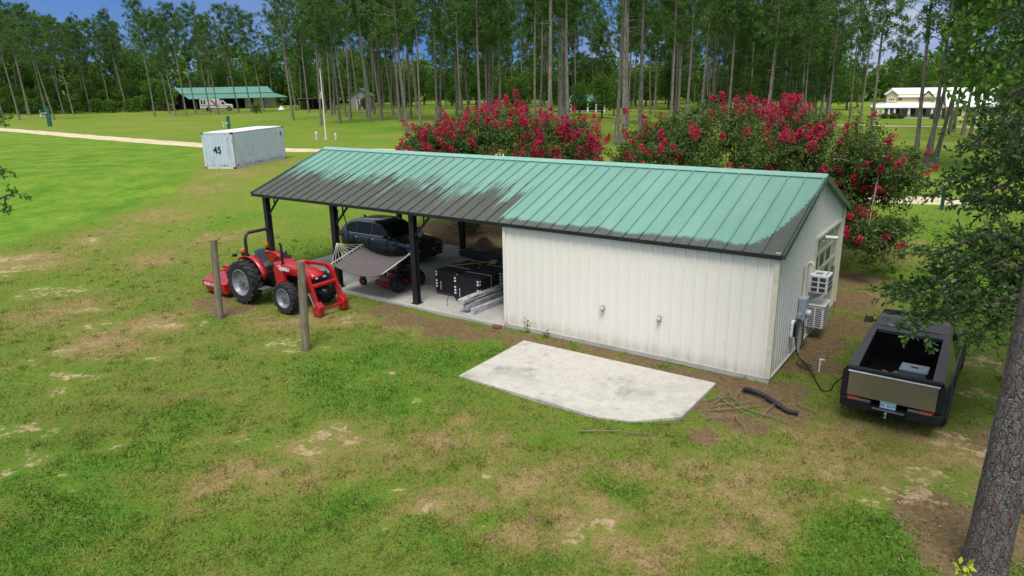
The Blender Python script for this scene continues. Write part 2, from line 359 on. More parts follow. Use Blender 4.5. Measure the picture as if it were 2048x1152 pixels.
c = N.mix(N.m('MULTIPLY', fl, .9), g, litter); c = N.mix(N.m('MULTIPLY', fs, .85), c, soil)
N.l.new(c, b.inputs['Base Color']); b.inputs['Roughness'].default_value = .95; b.inputs['Specular IOR Level'].default_value = .1
N.l.new(N.bump(N.m('ADD', vf, N.m('MULTIPLY', fine, .8)), .55, .05), b.inputs['Normal'])
ground = np_mesh('ground', np.stack([xf, yf, zf], 1), F_, gm)
tag(ground, 'mown lawn with bare sandy patches and pine straw', kind='structure')
ms_ = masks(xf, yf)
for nme, a_ in zip(('sand', 'straw', 'dry', 'lush', 'meadow', 'bank'), (*ms_, meadow, xl_)):
    if nme == 'dry': a_ = a_ * (1 - xl_)
    if nme == 'lush': a_ = np.maximum(a_, 0)
    if nme == 'sand': a_ = a_ * (1 - xl_)
    at = ground.data.attributes.new(nme, 'FLOAT', 'POINT'); at.data.foreach_set('value', a_.astype(np.float32))
ground.data.polygons.foreach_set('use_smooth', [True] * len(ground.data.polygons))

# short grass blades standing on the near lawn
SHED = (6.341, 16.383); HA = 0.613
CX, SX = math.cos(HA), math.sin(HA)
def to_local(x, y):
    dx, dy = x - SHED[0], y - SHED[1]; return dx * CX - dy * SX, dx * SX + dy * CX
def W(lx, ly, lz=0.0):
    return Vector((SHED[0] + lx * CX + ly * SX, SHED[1] - lx * SX + ly * CX, lz))
PAD = [(-1.42, 17.04), (0.32, 19.56), (5.04, 16.29), (3.76, 14.49), (2.64, 14.32), (1.9, 14.55)]
gl_mat, N, b = new_mat('grass_blade')
geo, g, mid, fine = ground_colour(N)
rnd = N.add('ShaderNodeNewGeometry').outputs['Random Per Island']
g = N.mix(N.sstep(rnd, .0, .5), N.mix(.38, g, (.03, .06, .008, 1)), g); g = N.mix(N.sstep(rnd, .72, 1.0), g, N.mix(.55, g, (.33, .27, .13, 1)))
N.l.new(g, b.inputs['Base Color']); b.inputs['Roughness'].default_value = .7; b.inputs['Specular IOR Level'].default_value = .15
n0 = 420000
yy = 7 + 37 * rng.random(n0) ** 1.7; xx = (rng.random(n0) * 2 - 1) * (1.5 + yy * .80) + 0.3
sa, st, dr, lu = masks(xx, yy)
lx, ly = to_local(xx, yy)
keep = (rng.random(n0) > np.clip(sa * 1.5 + st * 1.25, 0, .97)) & (rng.random(n0) < .45 + .6 * vnoise(xx, yy, 1.6) + .35 * lu - .2 * dr)
keep &= (rng.random(n0) < np.clip((41 - yy) / 18, 0, 1)) & ~in_poly(xx, yy, BANK)
keep &= ~((lx > -19.95) & (lx < .05) & (ly > -.05) & (ly < 7.7)) & ~in_poly(xx, yy, PADIN)
xx, yy, dr, lu = xx[keep], yy[keep], dr[keep], lu[keep]; n = len(xx)
zz = zt(xx, yy) + np.exp(-((xx / 30) ** 2 + ((yy - 18) / 30) ** 2)) * ((vnoise(xx, yy, .9) - .5) * .07 + (vnoise(xx + 3, yy, 2.6) - .5) * .025 - .012)
D = rand_dirs(n, .7); D[:, 2] = np.abs(D[:, 2]) * .8 + .12; S = sides(D)
L_ = (0.035 + .06 * rng.random(n)) * (1 + .8 * lu * (vnoise(xx, yy, 1.1))) * (.85 + yy * .015); Wd = L_ * .2 + yy * .00022
P = np.stack([xx, yy, zz - .004], 1)
# coarser tufts growing through it
nt_ = 2600; ci = rng.integers(0, n, nt_); cnt = 26; off = rng.normal(0, .05, (nt_, cnt, 2)) * (1 + rng.random((nt_, 1, 1)) * 1.6)
TP = np.repeat(P[ci], cnt, 0); TP[:, :2] += off.reshape(-1, 2); TD = rand_dirs(len(TP), .9); TD[:, 2] = np.abs(TD[:, 2]) + .2; TD /= np.linalg.norm(TD, axis=1, keepdims=True)
TL = np.repeat(.06 + .09 * rng.random(nt_), cnt) * (.6 + .6 * rng.random(len(TP)))
P = np.concatenate([P, TP]); D = np.concatenate([D, TD]); S = np.concatenate([S, sides(TD)]); L_ = np.concatenate([L_, TL]); Wd = np.concatenate([Wd, TL * .13 + TP[:, 1] * .0002]); dr = np.concatenate([dr, np.repeat(dr[ci], cnt)]); lu = np.concatenate([lu, np.repeat(np.clip(lu[ci] + .4 * rng.random(nt_), 0, 1), cnt)]); n = len(P)
V = np.stack([P - S * Wd[:, None] * .5, P + S * Wd[:, None] * .5, P + D * L_[:, None]], 1).reshape(-1, 3)
grass = np_mesh('grass', V, np.arange(3 * n).reshape(n, 3), gl_mat)
tag(grass, 'short green and straw coloured grass blades on the near lawn', 'grass', kind='stuff')
for nme, a_ in (('dry', dr), ('lush', lu)):
    at = grass.data.attributes.new(nme, 'FLOAT', 'POINT'); at.data.foreach_set('value', np.repeat(a_, 3).astype(np.float32))

# sandy tracks
def strip(name, pts, width, mt, lift=.03, label=None):
    P = [Vector((*p, 0)) for p in pts]; Q = []
    for i in range(len(P) - 1):
        a, b_ = P[i], P[i + 1]; p0 = P[max(i - 1, 0)]; p3 = P[min(i + 2, len(P) - 1)]
        k = max(2, int((b_ - a).length / 1.2))
        for j in range(k):
            t = j / k; Q.append(.5 * ((2 * a) + (b_ - p0) * t + (2 * p0 - 5 * a + 4 * b_ - p3) * t * t + (3 * a - p0 - 3 * b_ + p3) * t ** 3))
    Q.append(P[-1]); v = []; cs = 5
    for i, q in enumerate(Q):
        t = (Q[min(i + 1, len(Q) - 1)] - Q[max(i - 1, 0)]).normalized(); sd_ = Vector((-t.y, t.x, 0))
        for k in range(cs):
            u = k / (cs - 1) - .5
            wv = width * (1 + (random.random() - .5) * (.22 if k in (0, cs - 1) else 0)); p = q + sd_ * u * wv
            v.append((p.x, p.y, ztf(p.x, p.y) + lift - (.05 if k in (0, cs - 1) else 0)))
    f = [(i * cs + k, i * cs + k + 1, (i + 1) * cs + k + 1, (i + 1) * cs + k) for i in range(len(Q) - 1) for k in range(cs - 1)]
    o = MB().raw(v, f).build(name, mt, fix=False, smooth=True); return tag(o, label, kind='structure')
sm, N, b = new_mat('sandy_track')
geo = N.add('ShaderNodeNewGeometry').outputs['Position']
c = N.ramp(N.m('ADD', N.m('MULTIPLY', N.noise(geo, .7, 4), .5), N.m('MULTIPLY', N.noise(geo, 6, 5, .7), .5)), [(.35, (.38, .30, .17)), (.5, (.58, .50, .34)), (.68, (.68, .61, .47))])
N.l.new(c, b.inputs['Base Color']); b.inputs['Roughness'].default_value = .95
strip('sand_road', [(-150, 165), (-110, 135), (-77, 110.5), (-52, 90), (-31.7, 74), (-20.7, 66.6), (-9.8, 63.5), (4, 55), (15, 47.5), (24.5, 42.9), (30, 41.2), (50, 37), (90, 34)], 3.1, sm, .05, 'pale sandy vehicle track crossing the lawn')
strip('house_drive', [(30, 128), (45, 116), (54, 109.5), (61, 105), (80, 95), (110, 84)], 1.6, sm, .04, 'pale sandy drive in front of the farmhouse')

# ---------------------------------------------------------------- shed and carport (local x: 0 = right gable, -19.91 = open end; y: 0 = front)
WID, LEN, ENC, EAVE, RIDGE, BAY = 7.553, 19.91, 7.963, 3.36, 4.73, 3.857
HALF = WID / 2; SL = (RIDGE - EAVE) / HALF
def roof_z(y): return RIDGE - abs(y - HALF) * SL
def siding(name, col, stain):
    mt, N, b = new_mat(name); o = N.obj(); x, y, z = N.xyz(o)
    n1 = N.noise(N.obj((3.2, 3.2, .35)), 1.6, 5, .6); n2 = N.noise(o, 9, 5, .65)
    c = N.ramp(n1, [(.3, tuple(k * .975 for k in col)), (.7, col)])
    low = N.sstep(N.m('ADD', z, N.m('MULTIPLY', N.m('SUBTRACT', n1, .5), .7)), .5, .0)
    c = N.mix(N.m('MULTIPLY', low, stain), c, (.36, .30, .20, 1))
    c = N.mix(N.m('MULTIPLY', N.sstep(n2, .56, .74), .22), c, (.34, .31, .22, 1))
    N.l.new(c, b.inputs['Base Color']); b.inputs['Roughness'].default_value = .42; return mt
m_white = siding('white_siding', (.82, .785, .705), .5)
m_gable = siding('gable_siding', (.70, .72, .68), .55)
m_black = mat('black_steel', (.012, .012, .014), .5, 0, .3, 5)
m_trimg = mat('green_trim', (.015, .085, .062), .4, 0, .2, 5)
m_cream = mat('cream_trim', (.62, .60, .47), .5, 0, .1, 5, dirt=.4, dcol=(.3, .28, .2))
m_conc = None
def concrete(name, col, stain, sc=1.0):
    mt, N, b = new_mat(name); o = N.obj()
    n1 = N.noise(o, .55 * sc, 6, .65); n2 = N.noise(o, 3.2, 6, .7); n3 = N.noise(o, 26, 4, .7)
    c = N.ramp(n2, [(.3, tuple(k * .86 for k in col)), (.62, col)])
    c = N.mix(N.m('MULTIPLY', N.sstep(n1, .50, .70), stain), c, tuple(k * .52 for k in col) + (1,))
    c = N.mix(N.m('MULTIPLY', N.sstep(n3, .60, .72), .45), c, (.18, .16, .14, 1))
    w_ = N.m('ABSOLUTE', N.m('SUBTRACT', N.noise(o, 1.1, 5, .7), .5)); c = N.mix(N.m('MULTIPLY', N.sstep(w_, .012, .0), .4), c, (.22, .18, .15, 1)); sm_ = N.m('MULTIPLY', N.sstep(N.noise(o, .9, 7, .75), .54, .68), stain * .9); c = N.mix(sm_, c, (.20, .20, .19, 1))
    rs = N.m('MULTIPLY', N.sstep(N.noise(N.obj((1, 1, 1)), 1.7, 4), .62, .75), .35); c = N.mix(rs, c, (.45, .33, .25, 1))
    N.l.new(c, b.inputs['Base Color']); b.inputs['Roughness'].default_value = .85
    N.l.new(N.bump(n3, .25, .01), b.inputs['Normal']); return mt
m_conc = concrete('carport_concrete', (.44, .43, .40), .45)
m_pad = concrete('pad_concrete', (.52, .50, .445), .75)

# roof paint with its dark algae stain
m_roof, N, b = new_mat('green_roof_metal'); o = N.obj(); x, y, z = N.xyz(o)
t = N.m('DIVIDE', N.m('SUBTRACT', HALF, y), HALF)
stre = N.noise(N.obj((15.0, .42, .42)), 1.0, 3, .6); blot = N.noise(N.obj((.9, .9, .9)), 1.0, 5, .6); fin = N.noise(o, 14, 4, .7)
j = N.m('ADD', N.m('MULTIPLY', N.m('SUBTRACT', stre, .5), 1.25), N.m('MULTIPLY', N.m('SUBTRACT', blot, .5), .55))
sawn = N.noise(N.obj((13.0, .0, .0)), 1.0, 3, .7)
thL = N.m('ADD', N.m('ADD', .58, j), N.m('MULTIPLY', N.m('ADD', x, 8.1), .006))
leftz = N.m('LESS_THAN', x, -8.25)
sL = N.m('MULTIPLY', N.sstep(N.m('SUBTRACT', t, thL), -.03, .10), leftz)
cx_ = N.m('MAXIMUM', N.m('DIVIDE', N.m('ADD', x, .85), .9), 0.0)
thR = N.m('SUBTRACT', N.m('ADD', .955, N.m('MULTIPLY', N.m('SUBTRACT', blot, .5), .16)), N.m('MULTIPLY', N.m('MULTIPLY', cx_, cx_), .58))
thR = N.m('ADD', thR, N.m('ADD', N.m('MULTIPLY', N.m('SUBTRACT', sawn, .5), .07), N.m('MULTIPLY', N.m('MULTIPLY', N.m('SUBTRACT', fin, .5), .5), N.m('MINIMUM', N.m('MULTIPLY', cx_, 2.0), 1.0))))
sR = N.m('MULTIPLY', N.sstep(N.m('SUBTRACT', t, thR), -.012, .028), .95)
sA = N.m('MAXIMUM', sL, sR)
green = N.ramp(N.noise(N.obj((2.2, .5, .5)), 1.0, 4), [(.3, (.140, .300, .240)), (.7, (.172, .350, .282))])
stain = N.ramp(N.m('ADD', N.m('MULTIPLY', fin, .5), N.m('MULTIPLY', stre, .5)), [(.3, (.050, .042, .038)), (.7, (.110, .092, .084))])
pv = N.add('ShaderNodeTexWhiteNoise', noise_dimensions='1D'); N.l.new(N.m('FLOOR', N.m('DIVIDE', N.m('ADD', x, 20.01), .4572)), pv.inputs['W'])
green = N.mix(N.m('MULTIPLY', pv.outputs[0], .22), green, (.10, .24, .19, 1)); green = N.mix(N.m('MULTIPLY', N.sstep(N.noise(N.obj((1.2, .35, .35)), 1.0, 5, .65), .5, .75), .25), green, (.22, .35, .29, 1))
c = N.mix(N.m('MULTIPLY', sA, N.ramp(fin, [(.25, .68), (.6, .98)])), green, stain)
N.l.new(c, b.inputs['Base Color']); N.l.new(N.m('ADD', .42, N.m('MULTIPLY', sA, .3)), b.inputs['Roughness'])
N.l.new(N.m('SUBTRACT', .35, N.m('MULTIPLY', sA, .25)), b.inputs['Specular IOR Level'])

shed = thing('shed', 'long white metal shed with open carport under one green metal roof', 'shed', (SHED[0], SHED[1], 0), -HA)
RIB = [(0, 0), (.12, 0), (.135, .028), (.175, .028), (.19, 0), (.305, 0)]
def ribbed(u0, u1, zb, zt_, place, step=.305, prof=RIB):
    """siding sheet: vertical trapezoid ribs; place(u, d, z) -> point"""
    cols = []; u = u0
    while u < u1 - 1e-6:
        for (du, d) in prof[:-1]:
            if u + du < u1: cols.append((u + du, d))
        u += step
    cols.append((u1, 0)); v = []
    for (u, d) in cols: v += [place(u, d, zb(u)), place(u, d, zt_(u))]
    return v, [(2 * i, 2 * i + 2, 2 * i + 3, 2 * i + 1) for i in range(len(cols) - 1)]
fp = lambda u, d, z: (u, -d, z)
mb = MB(); mb.raw(*ribbed(-ENC, 0, lambda u: .12, lambda u: EAVE - .03, fp)); mb.build('front_wall', m_white, shed, fix=False)
gp = lambda u, d, z: (d, u, z)
mb = MB(); DY0, DY1, DZ = 3.95, 7.25, 2.95
for a, b_, zb in ((0, DY0, .12), (DY0, DY1, DZ), (DY1, WID, .12)):
    mb.raw(*ribbed(a, b_, lambda u, q=zb: q, lambda u: roof_z(u) - .03, gp, .23, [(0, 0), (.09, 0), (.10, .024), (.135, .024), (.145, 0), (.23, 0)]))
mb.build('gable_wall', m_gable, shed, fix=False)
mb = MB(); mb.raw(*ribbed(-ENC, 0, lambda u: .12, lambda u: EAVE - .03, lambda u, d, z: (u, WID + d, z))); mb.build('rear_wall', m_white, shed, fix=False)
mb = MB(); mb.raw(*ribbed(0, WID, lambda u: .12, lambda u: roof_z(u) - .03, lambda u, d, z: (-ENC - d, u, z))); mb.build('inner_wall', m_white, shed, fix=False)
mb = MB(); mb.box((.018, -.018, 1.74), (.12, .12, 3.22)); mb.build('corner_trim', m_cream, shed)
mb = MB(); mb.box((.02, WID - .02, 1.74), (.13, .13, 3.2)); mb.build('corner_trim', m_cream, shed)
mb = MB(); mb.box((-ENC - .02, -.018, 1.74), (.09, .09, 3.2)); mb.build('corner_trim', m_white, shed)
mb = MB(); mb.box((-ENC / 2, .04, .06), (ENC + .1, .2, .12)); mb.box((-.06, HALF, .06), (.2, WID - .16, .12)); mb.build('foundation', m_conc, shed)
mb = MB(); mb.box((-ENC / 2, -.03, .105), (ENC, .05, .02)); mb.box((.035, DY0 / 2, .105), (.05, DY0, .02)); mb.build('base_flashing', mat('flashing', (.75, .74, .70), .4), shed)

# roof sheets with standing seams, ridge cap, trims
for nm, y0, sg in (('front', -.14, 1), ('rear', WID + .14, -1)):
    ze = roof_z(0) - .14 * SL
    mb = MB(); x0, x1 = -LEN - .15, .16
    a = [(x0, y0, ze), (x1, y0, ze), (x1, HALF, RIDGE), (x0, HALF, RIDGE)]
    mb.raw(a + [(p[0], p[1], p[2] - .03) for p in a], [(0, 1, 2, 3), (7, 6, 5, 4), (0, 4, 5, 1), (1, 5, 6, 2), (3, 2, 6, 7), (0, 3, 7, 4)])
    k = x0 + .05
    while k < x1:
        mb.beam((k, y0 - .002 * sg, ze + .018), (k, HALF - .02 * sg, RIDGE + .012), .028, .042); k += .4572
    mb.build('roof', m_roof, shed, fix=False)
mseam = mat('ridge_metal', (.20, .40, .33), .35, 0, .08, 3)
mb = MB()
for sg in (-1, 1):
    mb.raw([(-LEN - .17, HALF, RIDGE + .065), (.18, HALF, RIDGE + .065), (.18, HALF + sg * .19, RIDGE + .045 - .19 * SL), (-LEN - .17, HALF + sg * .19, RIDGE + .045 - .19 * SL),
            (-LEN - .17, HALF, RIDGE + .02), (.18, HALF, RIDGE + .02), (.18, HALF + sg * .19, RIDGE + .025 - .19 * SL), (-LEN - .17, HALF + sg * .19, RIDGE + .025 - .19 * SL)], [(0, 1, 2, 3), (3, 2, 6, 7), (0, 3, 7, 4), (1, 5, 6, 2)])
mb.build('ridge_cap', mseam, shed)
for xx_ in (.175, -LEN - .165):
    mb = MB()
    for y0 in (-.15, WID + .15): mb.beam((xx_, y0, roof_z(0) - .14 * SL - .03), (xx_, HALF, RIDGE - .03), .03, .15)
    mb.build('rake_trim', m_trimg, shed)
mb = MB(); ze = roof_z(0) - .14 * SL; mb.box((-LEN / 2, -.155, ze - .055), (LEN + .3, .025, .10)); mb.build('fascia', m_black, shed)
mb = MB(); mb.box((-LEN / 2, WID + .155, ze - .055), (LEN + .3, .025, .10)); mb.build('fascia', m_black, shed)
# carport steel: purlins, rafters, posts, braces
mb = MB(); x0, x1 = -LEN, -ENC - .05
for k in range(9):
    y = .1 + k * (WID - .2) / 8; mb.box(((x0 + x1) / 2, y, roof_z(y) - .10), (x1 - x0, .06, .10))
mb.build('purlins', m_black, shed)
for k in (1, 2, 3):
    xp = -ENC - BAY * k
    mb = MB()
    for y0 in (.12, WID - .12): mb.beam((xp, y0, roof_z(y0) - .26), (xp, HALF, RIDGE - .26), .14, .2)
    mb.build('rafter', m_black, shed)
    for y0 in (.11, WID - .11):
        mb = MB(); zb = .09; zt_ = roof_z(y0) - .2
        mb.box((xp, y0 - .085, (zb + zt_) / 2), (.2, .03, zt_ - zb)); mb.box((xp, y0 + .085, (zb + zt_) / 2), (.2, .03, zt_ - zb)); mb.box((xp, y0, (zb + zt_) / 2), (.05, .14, zt_ - zb)); mb.box((xp, y0, .1), (.3, .3, .03))
        post = mb.build('post', m_black, shed)
        mb = MB(); mb.beam((xp + .06, y0, zt_ - .75), (xp + .78, y0, zt_ - .02), .05, .07); mb.beam((xp + .5, y0, zt_ - .36), (xp + .5, y0, zt_ - .05), .035, .05); mb.build('brace', m_black, post)

# garage door in the gable: recess, panels, glass, jambs, latch
m_dbeige = mat('door_beige', (.46, .47, .37), .5, 0, .1, 4, dirt=.35, dcol=(.25, .25, .17))
m_dgreen = mat('door_panel', (.33, .37, .29), .55, 0, .12, 4, dirt=.3)
m_glass = glass_dark('dim_glass', (.05, .07, .06), .08)
mb = MB(); mb.box((-.06, (DY0 + DY1) / 2, 1.52), (.03, DY1 - DY0, 2.82)); door = mb.build('garage_door', m_dgreen, shed)
fr = MB()
for y in (DY0 + .06, DY0 + .84, DY0 + 1.66, DY0 + 2.48, DY1 - .06): fr.box((-.03, y, 1.52), (.03, .11, 2.82))
for z in (.17, .70, 1.25, 1.80, 2.35, 2.86): fr.box((-.027, (DY0 + DY1) / 2, z), (.03, DY1 - DY0 - .01, .10))
fr.build('door_rails', m_dbeige, door)
for (y, z) in ((DY0 + 1.25, 2.07), (DY0 + 2.07, 2.07), (DY0 + 2.07, 1.52), (DY0 + .45, 2.07)):
    g_ = MB(); g_.box((-.040, y, z), (.012, .68, .42)); g_.build('pane', m_glass, door)
mb = MB()
mb.box((.015, DY0 - .02, 1.53), (.10, .09, 2.86)); mb.box((.015, DY1 + .03, 1.53), (.10, .12, 2.86)); mb.box((.017, (DY0 + DY1) / 2, DZ - .02), (.10, DY1 - DY0 - .1, .08)); mb.build('door_frame', m_cream, shed)
mb = MB(); mb.box((.0, DY0 + 2.9, 1.35), (.05, .05, .32)); mb.tube([(.02, DY0 + 2.9, 1.5), (.06, DY0 + 2.9, 1.5), (.06, DY0 + 2.9, 1.2), (.02, DY0 + 2.9, 1.2)], .012, 6); mb.build('latch', mat('latch_grey', (.16, .16, .15), .4, .6), door)

slab = MB(); slab.box((0, 0, .0), (LEN - ENC + .05, WID + .36, .18))
o = slab.build('concrete_floor', m_conc, None, bevel=.012); o.location = W(-(LEN + ENC) / 2 - .05, HALF, 0.0); o.rotation_euler = (0, 0, -HA); tag(o, 'grey concrete floor of the open carport', kind='structure')
pad = MB().prism(PAD[::-1], -.1, .06, 'xy').build('concrete_pad', m_pad, None, bevel=.01); tag(pad, 'pale concrete pad with a clipped corner in front of the shed', kind='structure')

# things fixed on the shed
m_ac = mat('ac_white', (.72, .72, .70), .45, 0, .06, 6, dirt=.35, dcol=(.35, .33, .28)); m_slot = mat('ac_dark', (.045, .05, .055), .6); m_fin = mat('ac_fins', (.22, .24, .26), .4, .4)
def ac_unit(lab, y, z, wy, hz, d, style, tilt):
    t_ = thing('air_conditioner', lab, 'air conditioner', W(.0, y, z), -HA)
    c_ = MB().box((d / 2, 0, hz / 2), (d, wy, hz)).build('case', m_ac, t_, bevel=.015, seg=2)
    if style == 0:
        g_ = MB()
        for a in (-1, 1):
            for k in range(3): g_.box((d + .002, a * wy * .235, hz * (.2 + .29 * k)), (.012, wy * .38, hz * .2))
        # the grille that faces the yard, on the front side too
        for a in (0, 1):
            for k in range(3): g_.box((d * (.30 + .42 * a), -wy / 2 - .002, hz * (.2 + .29 * k)), (d * .32, .012, hz * .2))
        g_.build('grille', m_slot, t_)
        MB().box((d * .42, -.05, hz + .003), (d * .35, wy * .42, .008)).build('vent', mat('ac_vent', (.25, .27, .28), .5), t_)
        MB().box((d * .82, .02, hz + .003), (d * .05, wy * .7, .008)).build('slot', m_slot, t_)
    else:
        g_ = MB()
        for k in range(2):
            for i in range(9): g_.box((d * (.27 + .44 * k), -wy / 2 - .003, hz * (.1 + .095 * i)), (d * .36, .014, hz * .035))
        g_.build('louvre', m_slot, t_)
        MB().box((d / 2, 0, hz + .012), (d + .05, wy + .05, .02)).build('lid', m_ac, t_)
        g_ = MB()
        for i in range(12): g_.box((d + .004, 0, hz * (.1 + .072 * i)), (.012, wy * .8, hz * .025))
        g_.build('coil', m_fin, t_)
    b_ = MB().beam((.02, wy * .3, -.25), (d * .8, wy * .3, -.01), .03, .03); b_.beam((.02, -wy * .3, -.25), (d * .8, -wy * .3, -.01), .03, .03); b_.build('bracket', m_fin, t_)
    return t_
ac_unit('white window air conditioner with six dark openings, upper one on the gable', 3.95, 1.44, .62, .52, .50, 0, 0)
ac_unit('pale louvred air conditioner with grey lid, lower one on the gable', 4.10, .38, .74, .66, .46, 1, 0)
m_mbox = mat('meter_grey', (.36, .44, .48), .45, .2, .08, 5)
eb = thing('meter_box', 'grey electric meter box on its conduit beside the air conditioners', 'meter box', W(.0, 2.62, .92), -HA)
MB().box((.13, 0, .35), (.2, .34, .62)).build('case', m_mbox, eb, bevel=.01)
MB().lathe([(.0, .12), (.09, .12), (.10, .08), (.10, 0)], 16, (.23, .0, .22), 'x').build('meter', mat('meter_glass', (.5, .52, .5), .2), eb, smooth=True)
MB().box((.10, -.24, .18), (.10, .10, .14)).build('switch', m_mbox, eb, bevel=.008)
MB().tube([(.10, 0, .05), (.10, 0, -.95)], .045, 10).build('conduit', m_mbox, eb, smooth=True)
cb = MB()
for k in range(4): cb.tube([(.07, .12 + .1 * k, .1), (.09, .15 + .12 * k, -.35), (.07, .17 + .15 * k, -.8), (.12, .2 + .15 * k, -.98)], .018, 6)
cb.build('cables', mat('old_cable', (.12, .12, .10), .6), eb, smooth=True)
ev = thing('car_charger', 'black and white wall charger low on the gable', 'charger', W(.02, 1.85, .68), -HA)
MB().prism([(-.14, 0), (.14, 0), (.15, .08), (.12, .40), (0, .46), (-.12, .40), (-.15, .08)], .02, .10, 'yz').build('back_case', mat('charger_white', (.78, .80, .82), .3), ev, bevel=.01)
MB().prism([(-.13, .02), (.13, .02), (.14, .09), (.11, .37), (0, .42), (-.11, .37), (-.14, .09)], .10, .17, 'yz').build('cover', mat('charger_black', (.01, .01, .012), .18), ev, bevel=.015, seg=2)
vp = MB().tube([(.06, 2.85, .1), (.06, 2.85, 2.3), (.08, 2.86, 2.44), (.14, 2.88, 2.50), (.20, 2.9, 2.48), (.22, 2.9, 2.42)], .055, 12).build('vent_pipe', m_cream, None, smooth=True)
vp.location = (SHED[0], SHED[1], 0); vp.rotation_euler = (0, 0, -HA); tag(vp, 'cream pipe with an elbow top rising up the gable wall', 'pipe')
sc_ = thing('security_camera', 'small white camera on an arm above the garage door', 'camera', W(.0, 4.75, 2.72), -HA)
MB().tube([(.02, 0, 0), (.16, 0, .02), (.2, 0, .10)], .018, 8).build('arm', m_ac, sc_, smooth=True)
MB().tube([(.10, -.04, .13), (.42, .05, .12)], .055, 12).build('body', m_ac, sc_, smooth=True); MB().tube([(.42, .05, .12), (.43, .052, .12)], .045, 12).build('lens', m_slot, sc_)
for lab, x, z in (('grey outlet hood at the middle of the white front wall', -4.61, 1.1), ('grey outlet hood on the white front wall nearer the right corner', -2.91, 1.1)):
    t_ = thing('wall_outlet', lab, 'outlet box', W(x, -.03, z), -HA)
    MB().box((0, -.03, .08), (.10, .06, .16)).build('box', mat('outlet_grey', (.20, .21, .21), .5), t_, bevel=.006)
    MB().prism([(-.05, .05), (-.12, .05), (-.12, .09), (-.05, .16)], -.055, .055, 'yz').build('lid', mat('outlet_lid', (.42, .43, .43), .5), t_)

# ---------------------------------------------------------------- vehicles and carport contents
m_rub = mat('tyre_rubber', (.016, .016, .017), .75, 0, .3, 8, dirt=.3, dcol=(.07, .055, .04), bump=.3, bs=40)
m_rim = mat('grey_rim', (.23, .25, .265), .4, .2, .1, 6, dirt=.3, dcol=(.2, .16, .12))
m_alloy = mat('dark_alloy', (.10, .10, .105), .3, .8, .1, 6)
m_chrome = mat('bright_metal', (.62, .62, .62), .18, 1.0, .05, 6)
m_plastic = mat('black_plastic', (.010, .010, .011), .55, 0, .2, 8, spec=.3)
m_amber = mat('amber_lens', (.75, .17, .01), .2, 0, .1, 6)
m_redlens = mat('red_lens', (.45, .02, .015), .15, 0, .1, 6)
m_lamp = mat('lamp_lens', (.55, .57, .6), .08, 0, .05, 6)
m_text = mat('white_lettering', (.80, .80, .78), .5, 0, .03, 6); m_ink = mat('black_lettering', (.012, .012, .014), .6, 0, .1, 6)
def car_wheel(parent, pos, r, wd, spokes=5, rimr=.68, mt=None):
    w_ = bpy.data.objects.new('wheel', None); link(w_, parent); w_.location = pos; s_ = 1 if pos[1] > 0 else -1; h = wd / 2
    MB().lathe([(r * rimr, -h * .9), (r * .9, -h), (r * .98, -h * .75), (r, -h * .4), (r, h * .4), (r * .98, h * .75), (r * .9, h), (r * rimr, h * .9), (r * rimr, -h * .9)], 32, axis='y').build('tyre', m_rub, w_, smooth=True)
    mb = MB().lathe([(r * rimr, -h * .8), (r * rimr, h * .85), (r * rimr * .93, h * .85), (r * rimr * .9, h * .2)], 32, axis='y') if s_ > 0 else MB().lathe([(r * rimr, h * .8), (r * rimr, -h * .85), (r * rimr * .93, -h * .85), (r * rimr * .9, -h * .2)], 32, axis='y')
    for k in range(spokes):
        a = 2 * PI * k / spokes; mb.beam((0, s_ * h * .7, 0), (r * rimr * .95 * math.cos(a), s_ * h * .7, r * rimr * .95 * math.sin(a)), .05 * r / .3, r * .16, (0, 1, 0))
    mb.lathe([(0, s_ * h * .82), (r * .16, s_ * h * .8), (r * .18, s_ * h * .5)], 16, axis='y'); mb.build('rim', mt or m_alloy, w_)
    return w_
def crs(st, k):
    """catmull-rom resample of a list of tuples"""
    o = []; P = [np.array(s, float) for s in st]
    for i in range(len(P) - 1):
        p0, p1, p2, p3 = P[max(i - 1, 0)], P[i], P[i + 1], P[min(i + 2, len(P) - 1)]
        for j in range(k):
            t = j / k; o.append(.5 * ((2 * p1) + (p2 - p0) * t + (2 * p0 - 5 * p1 + 4 * p2 - p3) * t * t + (3 * p1 - p0 - 3 * p2 + p3) * t ** 3))
    o.append(P[-1]); return o
def loft(rings):
    mb = MB(); n = len(rings[0]); v = [p for r_ in rings for p in r_]
    f = [(i * n + j, i * n + (j + 1) % n, (i + 1) * n + (j + 1) % n, (i + 1) * n + j) for i in range(len(rings) - 1) for j in range(n)]
    f += [tuple(range(n))[::-1], tuple((len(rings) - 1) * n + j for j in range(n))]
    return mb.raw(v, f)

# --- dark SUV under the roof
m_navy = mat('navy_paint', (.012, .015, .022), .22, .25, .12, 3, coat=.8)
suv = thing('parked_suv', 'dark blue grey SUV parked under the carport roof', 'car', W(-17.45, 4.75, .09), -HA)
lower = crs([(-2.38, .60, .48, .94), (-2.31, .84, .40, 1.02), (-2.0, .925, .30, 1.06), (-1.4, .945, .25, 1.05), (0, .95, .23, 1.02), (.9, .945, .24, 1.01), (1.3, .935, .25, 1.0), (1.7, .92, .27, .955), (2.0, .89, .30, .89), (2.25, .80, .33, .79), (2.38, .58, .42, .66)], 4)
rings = []
for (x, wd, zs, zb) in lower:
    h_ = [(wd * .82, zs), (wd * .97, zs + .10), (wd * 1.0, zs + .28), (wd * .985, (zs + zb) / 2 + .12), (wd * .965, zb - .10), (wd * .90, zb - .015), (wd * .55, zb + .018)]
    rings.append([(x, y, z) for y, z in h_] + [(x, -y, z) for y, z in h_[::-1]])
loft(rings).build('body', m_navy, suv, smooth=True, ang=60)
